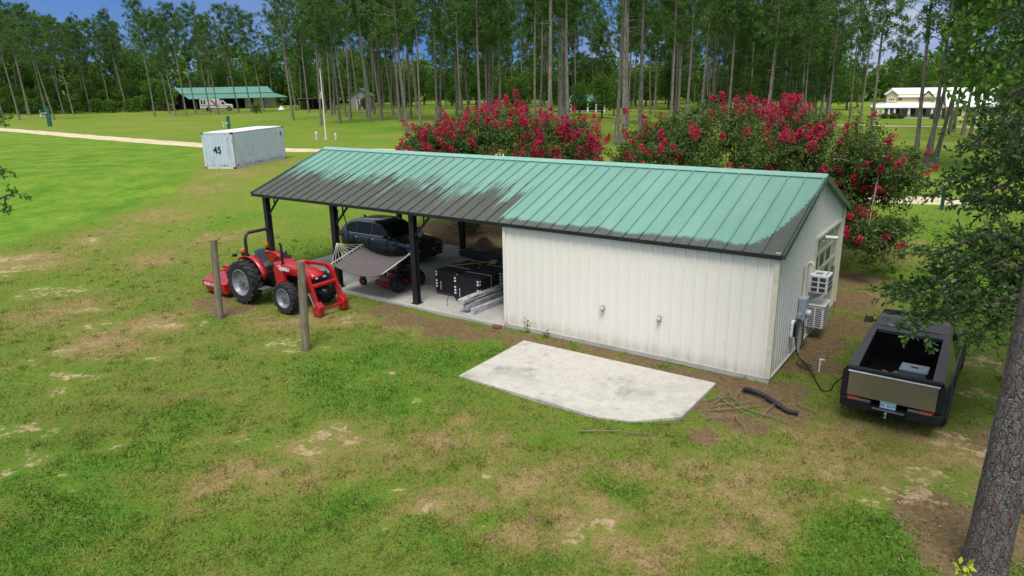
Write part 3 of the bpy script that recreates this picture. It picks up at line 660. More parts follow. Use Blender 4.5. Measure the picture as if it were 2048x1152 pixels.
gh = crs([(1.10, 1.0), (.78, 1.19), (.45, 1.40), (.15, 1.555), (-.3, 1.645), (-.9, 1.655), (-1.5, 1.61), (-1.9, 1.50), (-2.15, 1.28), (-2.3, 1.02)], 4)
gy_ = lambda z: .885 - max(z - 1.0, 0) * .36
def gring(x, zr, off=0.0, wsc=1.0):
    h_ = [(.885 * wsc, .98), (gy_(zr - .05) * wsc, zr - .05 + off), (gy_(zr) * .90 * wsc, zr - .004 + off), (gy_(zr) * .5 * wsc, zr + .012 + off)]
    return [(x, y, z) for y, z in h_] + [(x, -y, z) for y, z in h_[::-1]]
loft([gring(x, max(z, 1.06)) for x, z in gh]).build('cabin', m_navy, suv, smooth=True, ang=60)
m_cgl = glass_dark('car_glass', (.004, .005, .006), .03, .28)
for s_ in (-1, 1):
    for poly in ([(.70, 1.07), (.16, 1.455), (-.38, 1.535), (-.38, 1.07)], [(-.44, 1.07), (-.44, 1.54), (-1.0, 1.545), (-1.28, 1.525), (-1.28, 1.07)], [(-1.34, 1.07), (-1.34, 1.52), (-1.72, 1.42), (-1.90, 1.25), (-1.78, 1.10)]):
        MB().raw([(x, s_ * (gy_(z) + .012), z) for x, z in poly], [tuple(range(len(poly)))]).build('window', m_cgl, suv)
    MB().tube([(x, s_ * (gy_(z) + .016), z) for x, z in ((.78, 1.05), (.16, 1.49), (-.4, 1.57), (-1.25, 1.56), (-1.78, 1.44), (-1.97, 1.24), (-1.80, 1.05), (-.5, 1.045), (.78, 1.05))], .011, 5).build('window_trim', m_chrome, suv, smooth=True)
    mb = MB().box((.62, s_ * 1.0, 1.10), (.14, .20, .13)); mb.box((.66, s_ * .92, 1.06), (.06, .1, .04)); mb.build('mirror', m_navy, suv, bevel=.03, seg=2)
    for x in (.02, -1.0): MB().box((x - .2, s_ * .952, .90), (.2, .02, .03)).build('door_handle', m_chrome, suv, bevel=.008)
    for x in (.62, -.41, -1.36): MB().box((x, s_ * .945, .68), (.012, .02, .62)).build('door_seam', m_plastic, suv)
    MB().prism([(2.10, .70), (2.27, .66), (1.72, .86), (1.75, .90)], s_ * .74, s_ * .895, 'xz').build('headlight', m_lamp, suv, bevel=.02)
    MB().prism([(-2.30, .82), (-2.05, .88), (-2.05, .98), (-2.33, .97)], s_ * .62, s_ * .935, 'xz').build('tail_light', m_redlens, suv, bevel=.02)
    for x in (-1.42, 1.38):
        MB().lathe([(0, -.02), (.40, -.02), (.415, .02), (.38, .03), (0, .03)], 28, (x, s_ * .935, .34), 'y').build('wheel_arch', m_plastic, suv, smooth=True)
        car_wheel(suv, (x, s_ * .84, .345), .345, .23)
ws = [(1.06, 1.035), (.78, 1.20), (.45, 1.405), (.19, 1.545)]
v = []
for x, z in ws: v += [(x + .012, y * gy_(z) * .90, z + .016 - abs(y) ** 2 * .02) for y in (-1, -.5, 0, .5, 1)]
MB().raw(v, [(i * 5 + j, i * 5 + j + 1, i * 5 + 6 + j, i * 5 + 5 + j) for i in range(3) for j in range(4)]).build('windscreen', m_cgl, suv, smooth=True)
MB().raw([(-2.28, -.70, 1.08), (-2.28, .70, 1.08), (-1.98, .60, 1.46), (-1.98, -.60, 1.46)], [(0, 1, 2, 3)]).build('rear_window', m_cgl, suv)
MB().prism([(2.30, .50), (2.40, .52), (2.40, .70), (2.28, .78)], -.48, .48, 'xz').build('grille', m_plastic, suv, bevel=.01)
MB().tube([(2.405, -.12, .68), (2.41, 0, .56), (2.405, .12, .68)], .014, 6).build('badge', m_chrome, suv)
MB().box((2.33, 0, .36), (.10, 1.2, .10)).build('lower_intake', m_plastic, suv, bevel=.02)
MB().prism([(-1.62, 1.61), (-1.42, 1.62), (-1.62, 1.70)], -.02, .02, 'xz').build('roof_fin', m_plastic, suv)
bagw = MB().lathe([(.0, .0), (.16, .02), (.2, .14), (.15, .30), (.05, .36), (0, .37)], 10); bagw.v = [(x + random.uniform(-.03, .03), y + random.uniform(-.03, .03), z) for x, y, z in bagw.v]
o = bagw.build('white_bag', mat('pale_plastic', (.6, .62, .6), .4), None, smooth=True); o.scale = (.7, .7, .8); o.location = W(-15.86, 4.8, 1.14); tag(o, 'crumpled pale plastic bag beside the SUV mirror', 'bag')

# --- hammock between two front posts
m_ham = mat('grey_cloth', (.115, .098, .10), .9, 0, .12, 5, bump=.2, bs=80); m_rope = mat('cream_rope', (.62, .58, .48), .9); m_bar = mat('pale_wood_bar', (.50, .46, .38), .6)
ham = thing('hammock', 'grey cloth hammock hung between two black carport posts', 'hammock', W(0, 0, 0), -HA)
A0, A1, B0, B1 = Vector((-15.02, -.68, 1.18)), Vector((-14.86, .68, 1.63)), Vector((-12.62, -.68, 1.18)), Vector((-12.57, .68, 1.60))
v = []; nu, nv = 20, 10
for i in range(nu + 1):
    u = i / nu
    for k in range(nv + 1):
        t = k / nv; p = A0.lerp(A1, t).lerp(B0.lerp(B1, t), u); sag = 4 * u * (1 - u)
        p.z -= sag * (.20 + .10 * 4 * t * (1 - t)) + random.uniform(-.004, .004); p.y += sag * (.5 - t) * .10; v.append(p)
f = [(i * (nv + 1) + k, (i + 1) * (nv + 1) + k, (i + 1) * (nv + 1) + k + 1, i * (nv + 1) + k + 1) for i in range(nu) for k in range(nv)]
o = MB().raw(v, f).build('cloth', m_ham, ham, smooth=True, fix=False); md = o.modifiers.new('thick', 'SOLIDIFY'); md.thickness = .012
for a, b_, p in ((A0, A1, Vector((-15.72, .05, 1.87))), (B0, B1, Vector((-11.95, .05, 1.87)))):
    d = (p - (a + b_) / 2).normalized() * .10; MB().tube([a + d - (b_ - a) * .03, b_ + d + (b_ - a) * .03], .022, 8).build('spreader_bar', m_bar, ham, smooth=True)
    kn = p + (a.lerp(b_, .5) - p) * .18; mb = MB().tube([p, kn], .014, 5)
    for k in range(9): q = a.lerp(b_, k / 8) + d; mb.tube([kn, kn.lerp(q, .5) - Vector((0, 0, .03)), q], .007, 4)
    for k in range(13): q = a.lerp(b_, k / 12); mb.tube([q + d, q], .008, 4)
    mb.build('ropes', m_rope, ham)
hp = [W(-15.15 + .10 * math.cos(a), .1, 3.0 + .0) for a in (0,)]
hl = MB().tube([W(-15.45, .12, 3.02), W(-15.52, .12, 2.5), W(-15.42, .13, 2.15), W(-15.25, .13, 1.98), W(-15.08, .13, 1.95), W(-14.98, .13, 2.08), W(-15.06, .13, 2.5), W(-15.2, .12, 3.03)], .022, 6).build('hose_loop', m_plastic, None, smooth=True); tag(hl, 'black hose loop hanging from the roof brace near the hammock', 'hose')
wl = MB().tube([W(-15.0, 1.6, 3.8), W(-14.5, 1.8, 3.45), W(-13.9, 2.0, 3.38), W(-13.4, 2.2, 3.5), W(-13.1, 2.4, 3.9)], .016, 5).build('hanging_cable', m_plastic, None, smooth=True); tag(wl, 'thin dark cable sagging under the carport roof', 'cable')

# --- red zero turn mower
m_red = mat('red_paint', (.40, .010, .016), .34, 0, .15, 4, dirt=.30, dcol=(.13, .06, .04), coat=.25)
mow = thing('riding_mower', 'red riding mower parked under the grey hammock', 'mower', W(-13.9, 1.30, .09), PI - HA)
pl = [(-.35, -.62), (.05, -.66), (.55, -.60), (.72, -.30), (.72, .30), (.55, .60), (.05, .66), (-.35, .62)]
MB().prism(pl, .12, .28, 'xy').build('deck', m_red, mow, bevel=.03, seg=2)
mb = MB(); mb.beam((-.8, .3, .40), (1.2, .3, .40), .07, .08); mb.beam((-.8, -.3, .40), (1.2, -.3, .40), .07, .08); mb.beam((1.22, -.52, .40), (1.22, .52, .40), .07, .08); mb.build('chassis', m_red, mow, bevel=.01)
for s_ in (-1, 1):
    car_wheel(mow, (-.55, s_ * .55, .30), .30, .26, 6, .5, mat('mower_rim', (.06, .06, .06), .5))
    car_wheel(mow, (1.24, s_ * .52, .155), .155, .14, 5, .55, m_red)
    mb = MB(); mb.beam((1.24, s_ * .42, .15), (1.24, s_ * .42, .38), .03, .05); mb.beam((1.24, s_ * .62, .15), (1.24, s_ * .62, .36), .03, .05); mb.box((1.24, s_ * .52, .38), (.08, .25, .03)); mb.build('fork', m_red, mow)
    MB().prism([(-.5, .62), (-.15, .60), (.05, .45), (-.1, .42), (-.6, .5)], s_ * .30, s_ * .46, 'xz').build('fender', m_red, mow, bevel=.02)
    MB().tube([(.10, s_ * .25, .45), (.22, s_ * .24, .95), (.12, s_ * .08, 1.02)], .018, 6).build('lever', m_plastic, mow, smooth=True)
mb = MB(); mb.box((-.15, 0, .62), (.50, .50, .12)); mb.box((-.40, 0, .86), (.12, .48, .48)); mb.build('seat', m_plastic, mow, bevel=.05, seg=2)
mb = MB(); mb.box((-.72, 0, .62), (.44, .50, .34)); mb.lathe([(.18, 0), (.18, .12), (.10, .16), (0, .16)], 16, (-.72, 0, .79)); mb.build('engine', m_plastic, mow, bevel=.02)
mb = MB().tube([(-.5, -.42, .4), (-.55, -.42, 1.0), (-.9, -.40, .98), (-.9, .40, .98), (-.55, .42, 1.0), (-.5, .42, .4)], .03, 8); mb.build('roll_bar', m_plastic, mow, smooth=True)

# --- black stacks with white end labels on pallets
m_stk = mat('black_board', (.010, .010, .013), .55, 0, .4, 5); m_stk2 = mat('black_top', (.030, .031, .038), .5, 0, .4, 3, dirt=.4, dcol=(.09, .07, .06)); m_pal = mat('pallet_wood', (.05, .045, .04), .8)
def stack(lab, x, y, sx, sy, h):
    t_ = thing('panel_stack', lab, 'panel stack', W(x + sx / 2, y + sy / 2, .09), -HA, 'black panel stacks on pallets in the carport')
    pb = MB()
    for k in (-1, 0, 1): pb.box((0, k * sy * .44, .05), (sx * .98, .09, .10))
    for k in range(5): pb.box((k * sx * .235 - sx * .47, 0, .112), (.1, sy * .98, .02))
    pb.build('pallet', m_pal, t_)
    n_ = 12; sb = MB(); dz = (h - .14) / n_
    for k in range(n_):
        jx, jy = random.uniform(-.006, .006), random.uniform(-.006, .006); sb.box((jx, jy, .13 + dz * (k + .5)), (sx, sy, dz * .93))
    sb.build('panels', m_stk, t_)
    MB().box((0, 0, h + .004), (sx * .995, sy * .995, .012)).build('top_panel', m_stk2, t_)
    lb = MB()
    for k in range(6):
        if random.random() < .88:
            z = .30 + k * .105; lb.box((-sx / 2 + .05, -sy / 2 - .008, z), (.075, .004, .065)); lb.box((sx / 2 - .05, -sy / 2 - .008, z - .0), (.075, .004, .065)); lb.box((-sx / 2 - .008, -sy / 2 + .06, z), (.004, .08, .065)); lb.box((sx / 2 + .008, -sy / 2 + .05, z), (.004, .07, .06))
    for k in range(9): lb.box((-sx / 2 + .24, -sy / 2 - .008, .2 + k * .035), (.03, .003, .022))
    lb.build('labels', m_text, t_)
    MB().tube([(sx / 2 + .012, .1, .1), (sx / 2 + .014, .1, h + .016), (-sx / 2 - .012, .1, h + .016)], .008, 4).build('strap', m_rope, t_)
stack('black panel stack at the open left front, with white label marks', -12.02, 1.35, 1.05, 1.12, .88)
stack('black panel stack at the front, beside the whitewashed beams', -10.9, 1.02, 1.08, 1.15, .88)
stack('black panel stack behind the left front one, under the wooden tool', -11.95, 2.52, 1.05, 1.12, .86)
stack('black panel stack behind the beams, farthest into the carport', -10.86, 2.24, 1.08, 1.12, .87)
tl = thing('wooden_tool', 'crossed wooden tool handle lying on the black stack', 'tool', W(-11.4, 2.5, .99), -HA)
MB().tube([(-.45, -.55, .02), (.42, .55, .03)], .02, 6).build('handle', mat('yellow_wood', (.42, .27, .08), .6), tl); MB().tube([(-.15, .35, .05), (.55, .0, .05)], .018, 6).build('cross_handle', mat('red_wood', (.30, .10, .06), .6), tl)
sk = MB().lathe([(0, 0), (.15, 0), (.17, .06), (.14, .09), (.12, .04), (0, .03)], 14).build('yellow_basket', mat('yellow_plastic', (.42, .30, .09), .6), None, smooth=True); sk.location = W(-10.75, 3.1, 1.0); tag(sk, 'small yellowish open basket on the rear black stack', 'basket')
bg_ = MB().lathe([(0, 0), (.42, .0), (.46, .12), (.34, .34), (.15, .52), (.05, .58), (0, .58)], 14); bg_.v = [(x * 1.1 + random.uniform(-.05, .05), y * .8 + random.uniform(-.05, .05), z) for x, y, z in bg_.v]
o = bg_.build('burlap_sack', mat('burlap', (.26, .17, .09), .95, bump=.4, bs=60), None, smooth=True); o.location = W(-13.95, 6.75, .35); tag(o, 'brown burlap sack slumped on the low dark platform at the rear', 'sack')
pf = thing('low_platform', 'long low dark platform along the rear of the carport, a sack on it', 'platform', W(-11.8, 6.85, .09), -HA)
MB().box((0, 0, .235), (6.1, 1.3, .03)).build('deck', mat('dark_deck', (.022, .023, .026), .7, 0, .3, 3), pf); mb = MB(); mb.box((0, -.66, .15), (6.1, .03, .22)); mb.box((-3.06, 0, .15), (.03, 1.3, .22)); mb.build('side_board', mat('dark_board', (.045, .050, .060), .6, 0, .3, 3), pf)
# whitewashed beams
m_beam, N, b = new_mat('whitewashed_beam'); o_ = N.obj((.8, 6, 6)); n1 = N.noise(o_, 2.2, 6, .7)
N.l.new(N.ramp(n1, [(.38, (.12, .10, .09)), (.47, (.42, .41, .43)), (.7, (.56, .56, .60))]), b.inputs['Base Color']); b.inputs['Roughness'].default_value = .8
for lab, a, b_, wd, hh in (('top whitewashed beam of the pile on the concrete floor', (-9.78, -.02, .52), (-9.75, 4.6, .50), .26, .13), ('whitewashed beam lying under the top one, left of the pile', (-9.72, .12, .30), (-9.62, 4.8, .30), .16, .20), ('whitewashed beam at the right of the pile, lowest on the floor', (-9.44, .14, .19), (-9.32, 4.9, .19), .15, .18), ('short whitewashed beam at the bottom left of the pile', (-9.80, .3, .145), (-9.72, 4.2, .145), .20, .10)):
    a, b_ = W(*a), W(*b_); d = b_ - a; o = bpy.data.objects.new('timber_beam', None)
    o = MB().box((0, 0, 0), (d.length, wd, hh)).build('timber_beam', m_beam, None, bevel=.008); o.location = (a + b_) / 2; o.rotation_euler = d.to_track_quat('X', 'Z').to_euler(); tag(o, lab, 'beam', 'whitewashed beams piled in the carport')
br = MB().box((0, 0, .05), (.28, .14, .10)).build('brick', mat('brick_red', (.22, .07, .045), .9), None, bevel=.01); br.location = W(-8.15, -.28, .0); br.rotation_euler = (0, 0, -.5); tag(br, 'single red brick at the left foot of the white wall', 'brick')
for lab, x, y in (('thin bent wire stake standing on the carport floor edge', -10.75, .42),):
    o = MB().tube([(0, 0, 0), (.02, 0, .2), (.06, 0, .36), (.03, 0, .42)], .01, 5).build('wire_stake', m_plastic); o.location = W(x, y, .09); tag(o, lab, 'stake')

# --- tractor
trc = thing('tractor', 'red tractor with front loader arms and black roll bar', 'tractor', W(-17.22, -2.02, 0), -HA)
def ag_wheel(pos, r, wd, lug):
    s_ = 1 if pos[1] > 0 else -1; w_ = bpy.data.objects.new('wheel', None); link(w_, trc); w_.location = pos; h = wd / 2; ri = r * .60
    mb = MB().lathe([(ri, -h * .85), (r * .80, -h), (r * .90, -h * .95), (r * .945, -h * .7), (r * .955, 0), (r * .945, h * .7), (r * .90, h * .95), (r * .80, h), (ri, h * .85), (ri, -h * .85)], 40, axis='y')
    for k in range(lug):
        for q in (-1, 1):
            a = 2 * PI * (k + (.5 if q > 0 else 0)) / lug; a2 = a - q * 0 + .20 * (1 if True else -1)
            p0 = Vector((r * .965 * math.cos(a), q * .01, r * .965 * math.sin(a))); p1 = Vector((r * .93 * math.cos(a2), q * h * 1.02, r * .93 * math.sin(a2)))
            mb.beam(p0, p1, r * .085, r * .085, p0)
    mb.build('tyre', m_rub, w_, smooth=True, ang=35)
    z_ = lambda u: s_ * u * h
    MB().lathe([(ri * 1.03, z_(.9)), (ri * .98, z_(.95)), (ri * .95, z_(.8)), (ri * .84, z_(.35)), (ri * .60, z_(.2)), (ri * .55, z_(.38)), (ri * .22, z_(.42)), (0, z_(.42))], 36, axis='y').build('rim', m_rim, w_, smooth=True, ang=40)
    hb = MB().lathe([(ri * .24, z_(.42)), (ri * .22, z_(.62)), (0, z_(.66))], 16, axis='y')
    for k in range(8): a = 2 * PI * k / 8; hb.box((ri * .40 * math.cos(a), z_(.42), ri * .40 * math.sin(a)), (.035, .04, .035))
    hb.build('hub', mat('hub_dark', (.14, .15, .15), .5, .3), w_)
for s_ in (-1, 1):
    ag_wheel((0, s_ * .78, .77), .77, .42, 18); ag_wheel((2.24, s_ * .80, .55), .55, .32, 16)
mb = MB(); mb.box((.9, 0, .72), (2.3, .42, .42)); mb.box((0, 0, .77), (.55, 1.15, .34)); mb.box((2.24, 0, .55), (.22, 1.3, .18)); mb.box((2.0, 0, .95), (1.4, .36, .3)); mb.build('chassis', m_plastic, trc, bevel=.03)
hood = crs([(1.25, .33, 1.50), (1.6, .33, 1.51), (2.2, .32, 1.47), (2.7, .305, 1.40), (2.98, .26, 1.31), (3.06, .20, 1.23)], 3)
loft([[(x, .98 * y, 1.16), (x, y, z - .12), (x, y * .88, z - .03), (x, y * .5, z), (x, -y * .5, z), (x, -y * .88, z - .03), (x, -y, z - .12), (x, -.98 * y, 1.16)] for x, y, z in hood]).build('hood', m_red, trc, smooth=True, ang=50)
mb = MB(); mb.box((1.38, 0, 1.10), (.34, .74, .62)); mb.prism([(1.2, .80), (1.55, .80), (1.55, 1.40), (1.2, 1.55)], -.40, .40, 'xz'); mb.build('cowl', m_red, trc, bevel=.03)
mb = MB(); mb.box((3.06, 0, .98), (.06, .50, .46))
for k in range(4): mb.box((3.12, 0, .82 + .11 * k), (.02, .56, .02))
for s_ in (-1, 1): mb.box((3.12, s_ * .27, 1.0), (.02, .03, .5))
mb.build('grille', m_plastic, trc)
for s_ in (-1, 1): MB().box((3.08, s_ * .17, 1.17), (.05, .13, .07)).build('headlight', m_lamp, trc, bevel=.01)
for s_ in (-1, 1):
    # curved fender
    v = []; n_ = 11
    for k in range(n_):
        a = R(15) + (R(128) - R(15)) * k / (n_ - 1); rr = .85
        for y in (s_ * .38, s_ * .62): v.append((rr * math.cos(a), y, .77 + rr * math.sin(a)))
    o = MB().raw(v, [(2 * k, 2 * k + 1, 2 * k + 3, 2 * k + 2) for k in range(n_ - 1)]).build('fender', m_red, trc, smooth=True, fix=False); md = o.modifiers.new('t', 'SOLIDIFY'); md.thickness = .03
    v = [(0.85 * math.cos(R(15) + R(113) * k / 10), s_ * .40, .77 + .85 * math.sin(R(15) + R(113) * k / 10)) for k in range(11)] + [(-.2, s_ * .40, .9), (.6, s_ * .40, .8)]
    MB().raw(v, [tuple(range(13))]).build('fender_side', m_red, trc)
    al = MB().lathe([(0, 0), (.05, 0), (.075, .03), (.08, .10), (.06, .16), (0, .17)], 14, (-.30, s_ * .50, 1.72)).build('turn_lamp', m_amber, trc, smooth=True); MB().box((-.30, s_ * .50, 1.66), (.12, .12, .08)).build('lamp_base', m_plastic, al)
    MB().box((.78, s_ * .62, .62), (.45, .36, .05)).build('step', mat('step_grey', (.13, .14, .15), .6, .4), trc, bevel=.01)
    # loader: post, arm with knee, bracket
    y0, y1 = s_ * .52 - .06, s_ * .52 + .06
    MB().prism([(1.50, .70), (1.95, .70), (1.90, 1.36), (1.55, 1.52), (1.42, 1.40)], y0 - .012, y1 + .012, 'xz').build('loader_post', m_red, trc, bevel=.015)
    MB().prism([(1.42, 1.48), (1.50, 1.38), (2.74, 1.42), (2.99, 1.28), (3.36, .38), (3.50, .34), (3.48, .46), (3.16, 1.34), (3.04, 1.48), (2.88, 1.54)], y0 + .012, y1 - .012, 'xz').build('loader_arm', m_red, trc, bevel=.012)
    MB().prism([(3.30, .08), (3.62, .03), (3.66, .36), (3.50, .52), (3.32, .42)], y0 - .05, y1 + .05, 'xz').build('bracket', m_red, trc, bevel=.012)
    cy = MB().tube([(2.98, s_ * .66, 1.30), (3.22, s_ * .66, .82)], .04, 10); cy.build('ram_body', m_plastic, trc, smooth=True); MB().tube([(3.22, s_ * .66, .82), (3.46, s_ * .66, .38)], .02, 8).build('ram_rod', m_chrome, trc, smooth=True)
MB().tube([(3.20, -.5, .98), (3.20, .5, .98)], .075, 14).build('cross_tube', m_red, trc, smooth=True); MB().tube([(3.55, -.5, .26), (3.55, .5, .26)], .035, 10).build('lower_tube', m_red, trc, smooth=True)
MB().tube([(-.05, -.52, .95), (-.06, -.53, 2.2), (-.06, -.48, 2.36), (-.06, -.36, 2.44), (-.06, .36, 2.44), (-.06, .48, 2.36), (-.06, .53, 2.2), (-.05, .52, .95)], .055, 8).build('roll_bar', m_black, trc, smooth=True, ang=60)
mb = MB(); mb.box((-.06, -.53, 1.66), (.16, .15, .10)); mb.box((-.06, .53, 1.66), (.16, .15, .10)); mb.build('roll_bar_joint', m_plastic, trc, bevel=.01)
m_seat = mat('seat_grey', (.06, .075, .10), .6, 0, .15, 6)
mb = MB(); mb.box((.28, 0, 1.24), (.5, .50, .14)); mb.build('seat', m_seat, trc, bevel=.05, seg=3); o = MB().box((0, 0, .28), (.14, .48, .60), taper=.85).build('seat_back', m_seat, trc, bevel=.06, seg=3); o.location = (.02, 0, 1.22); o.rotation_euler = (0, -.18, 0)
sw = [(1.02 + .17 * math.cos(a) * .85, .18 * math.sin(a), 1.60 + .17 * math.cos(a) * .5) for a in [2 * PI * k / 18 for k in range(18)]]
st = MB().tube(sw, .017, 6, closed=True); st.tube([(1.02, 0, 1.6), (1.2, 0, 1.45)], .025, 6); st.tube([(1.02, -.17, 1.6), (1.02, .17, 1.6)], .012, 5); st.build('steering_wheel', m_plastic, trc, smooth=True)
MB().tube([(1.52, -.26, 1.45), (1.52, -.26, 2.10), (1.46, -.26, 2.22)], [.042, .042, .036], 10).build('exhaust', m_plastic, trc, smooth=True)
mb = MB()
for k in range(4): mb.tube([(.95 + .05 * k, -.36, 1.0), (.90 + .06 * k, -.38, 1.35), (.92 + .06 * k, -.36, 1.52), (.95 + .06 * k, -.36, 1.58)], .014, 6)
for k in range(6): mb.tube([(.8 + .06 * k, -.42, .9), (.95 + .07 * k, -.47, 1.15 + .03 * k), (1.3 + .04 * k, -.46, 1.25), (1.6, -.45, 1.0 + .04 * k)], .016, 6)
mb.build('hoses', m_plastic, trc, smooth=True)
mb = MB()
for k in range(3): mb.tube([(.86 + .09 * k, -.39, 1.40), (.88 + .09 * k, -.39, 1.60)], .018, 6)
mb.build('levers', m_chrome, trc, smooth=True)
text('lettering', 'Quicke', m_text, trc, frame((1.98, -.592, 1.455), (1, 0, -.035), (0.03, 0, 1)), .19, bold=.006)
MB().tube([(-.45, -.75, 1.62), (-.45, -.75, 1.70)], .09, 10).build('work_lamp', m_plastic, trc)
mb = MB(); mb.beam((-.2, -.3, .5), (-1.0, -.4, .45), .06, .08); mb.beam((-.2, .3, .5), (-1.0, .4, .45), .06, .08); mb.beam((-.2, 0, .95), (-1.2, 0, 1.0), .05, .06); mb.build('hitch', m_plastic, trc)

# rotary cutter behind it
cut = thing('rotary_cutter', 'red rotary mowing deck with rounded rear hitched behind the tractor', 'mower deck', W(-19.1, -2.02, 0), -HA)
pl = [(.85, -.88), (.85, .88), (-.25, .88)] + [(-.25 - .78 * math.sin(a), .88 * math.cos(a)) for a in [PI * k / 12 for k in range(1, 12)]] + [(-.25, -.88)]
MB().prism(pl, .50, .53, 'xy').build('deck', m_red, cut, bevel=.01)
k_ = len(pl); v = [(x * 1.0, y * 1.0, .495) for x, y in pl] + [(x * 1.0, y * 1.0, .16) for x, y in pl]
o = MB().raw(v, [(i, (i + 1) % k_, k_ + (i + 1) % k_, k_ + i) for i in range(k_)]).build('skirt', m_red, cut); md = o.modifiers.new('t', 'SOLIDIFY'); md.thickness = .02
MB().box((.15, -.91, .42), (1.35, .05, .24)).build('side_rail', m_red, cut, bevel=.01); MB().box((.15, .91, .42), (1.35, .05, .24)).build('side_rail', m_red, cut, bevel=.01)
text('lettering', 'BUSH HOG', m_text, cut, frame((.02, -.938, .42), (1, 0, 0), (0, 0, 1)), .17)
mb = MB(); mb.box((.0, 0, .62), (.34, .30, .2)); mb.lathe([(.12, .0), (.12, .14), (0, .16)], 12, (0, 0, .70)); mb.build('gearbox', m_plastic, cut, bevel=.03)
mb = MB(); mb.beam((.82, -.42, .5), (.72, -.05, 1.08), .07, .05); mb.beam((.82, .42, .5), (.72, .05, 1.08), .07, .05); mb.beam((.72, 0, 1.05), (-.9, .28, .58), .06, .05); mb.beam((.72, 0, 1.05), (-.9, -.28, .58), .06, .05); mb.build('hitch_frame', m_red, cut)
mb = MB(); mb.box((-1.12, .55, .62), (.36, .22, .12)); mb.build('tail_bracket', m_red, cut, bevel=.01); MB().lathe([(0, -.06), (.2, -.06), (.22, 0), (.2, .06), (0, .06)], 18, (-1.3, .55, .24), 'y').build('tail_wheel', m_rub, cut, smooth=True)

# wooden posts
m_wood, N, b = new_mat('weathered_wood'); o_ = N.obj((14, 14, 1.1)); n1 = N.noise(o_, 1.6, 6, .7); n2 = N.noise(N.obj(), 7, 4)
c = N.ramp(n1, [(.32, (.070, .055, .036)), (.5, (.205, .172, .118)), (.7, (.30, .265, .19))]); c = N.mix(N.m('MULTIPLY', N.sstep(n2, .5, .7), .4), c, (.11, .12, .06, 1))
N.l.new(c, b.inputs['Base Color']); b.inputs['Roughness'].default_value = .9; N.l.new(N.bump(n1, .6, .02), b.inputs['Normal'])
for lab, p, tp, r_ in (('weathered wooden post in front of the tractor rear wheel', (-9.68, 22.33), (.13, .02), .115), ('weathered wooden post in front of the tractor loader', (-5.99, 19.24), (.11, .02), .115)):
    pts = []; n_ = 9
    for k in range(n_): t = k / (n_ - 1); pts.append((tp[0] * t + random.uniform(-.008, .008), tp[1] * t + random.uniform(-.008, .008), -.05 + 2.68 * t))
    mb = MB().tube(pts, [r_ * (1.06 - .12 * k / (n_ - 1)) * random.uniform(.96, 1.04) for k in range(n_)], 14); o = mb.build('wooden_post', m_wood, None, smooth=True, ang=50); o.location = (*p, 0); tag(o, lab, 'post')

# ---------------------------------------------------------------- angular steel pickup
m_steel = mat('bare_steel', (.50, .50, .49), .24, 1.0, .05, 3); m_dsteel = mat('dark_rail', (.034, .036, .042), .45, 0, .12, 5); m_clad = mat('dark_cladding', (.011, .011, .012), .6, 0, .2, 6, spec=.3); m_bed = mat('bed_liner', (.005, .005, .006), .9, 0, .2, 8, spec=.1)
m_tg = mat('tailgate_reflection', (.30, .25, .165), .34, .75, .06, 4)  # steel tailgate: the brown ground it reflects is put into its base colour
trk = thing('pickup_truck', 'angular steel pickup with open bed parked beside the white shed', 'truck', (7.99, 13.79, 0), PI / 2 - .63)
up_l = [(.10, .93, 1.24), (2.0, .81, 1.60), (3.05, .72, 1.79), (4.75, .80, 1.19), (5.45, .80, .97)]
cr_l = [(.06, .975, .98), (1.5, 1.01, .995), (4.3, 1.01, .98), (5.55, .87, .86)]
sl_l = [(.30, .94, .42), (1.5, .955, .42), (4.3, .955, .42), (5.58, .84, .45)]
def at_x(L, x):
    if x <= L[0][0]: return L[0]
    for a, b_ in zip(L, L[1:]):
        if x <= b_[0]:
            t = (x - a[0]) / (b_[0] - a[0]); return tuple(a[i] + (b_[i] - a[i]) * t for i in range(3))
    return L[-1]
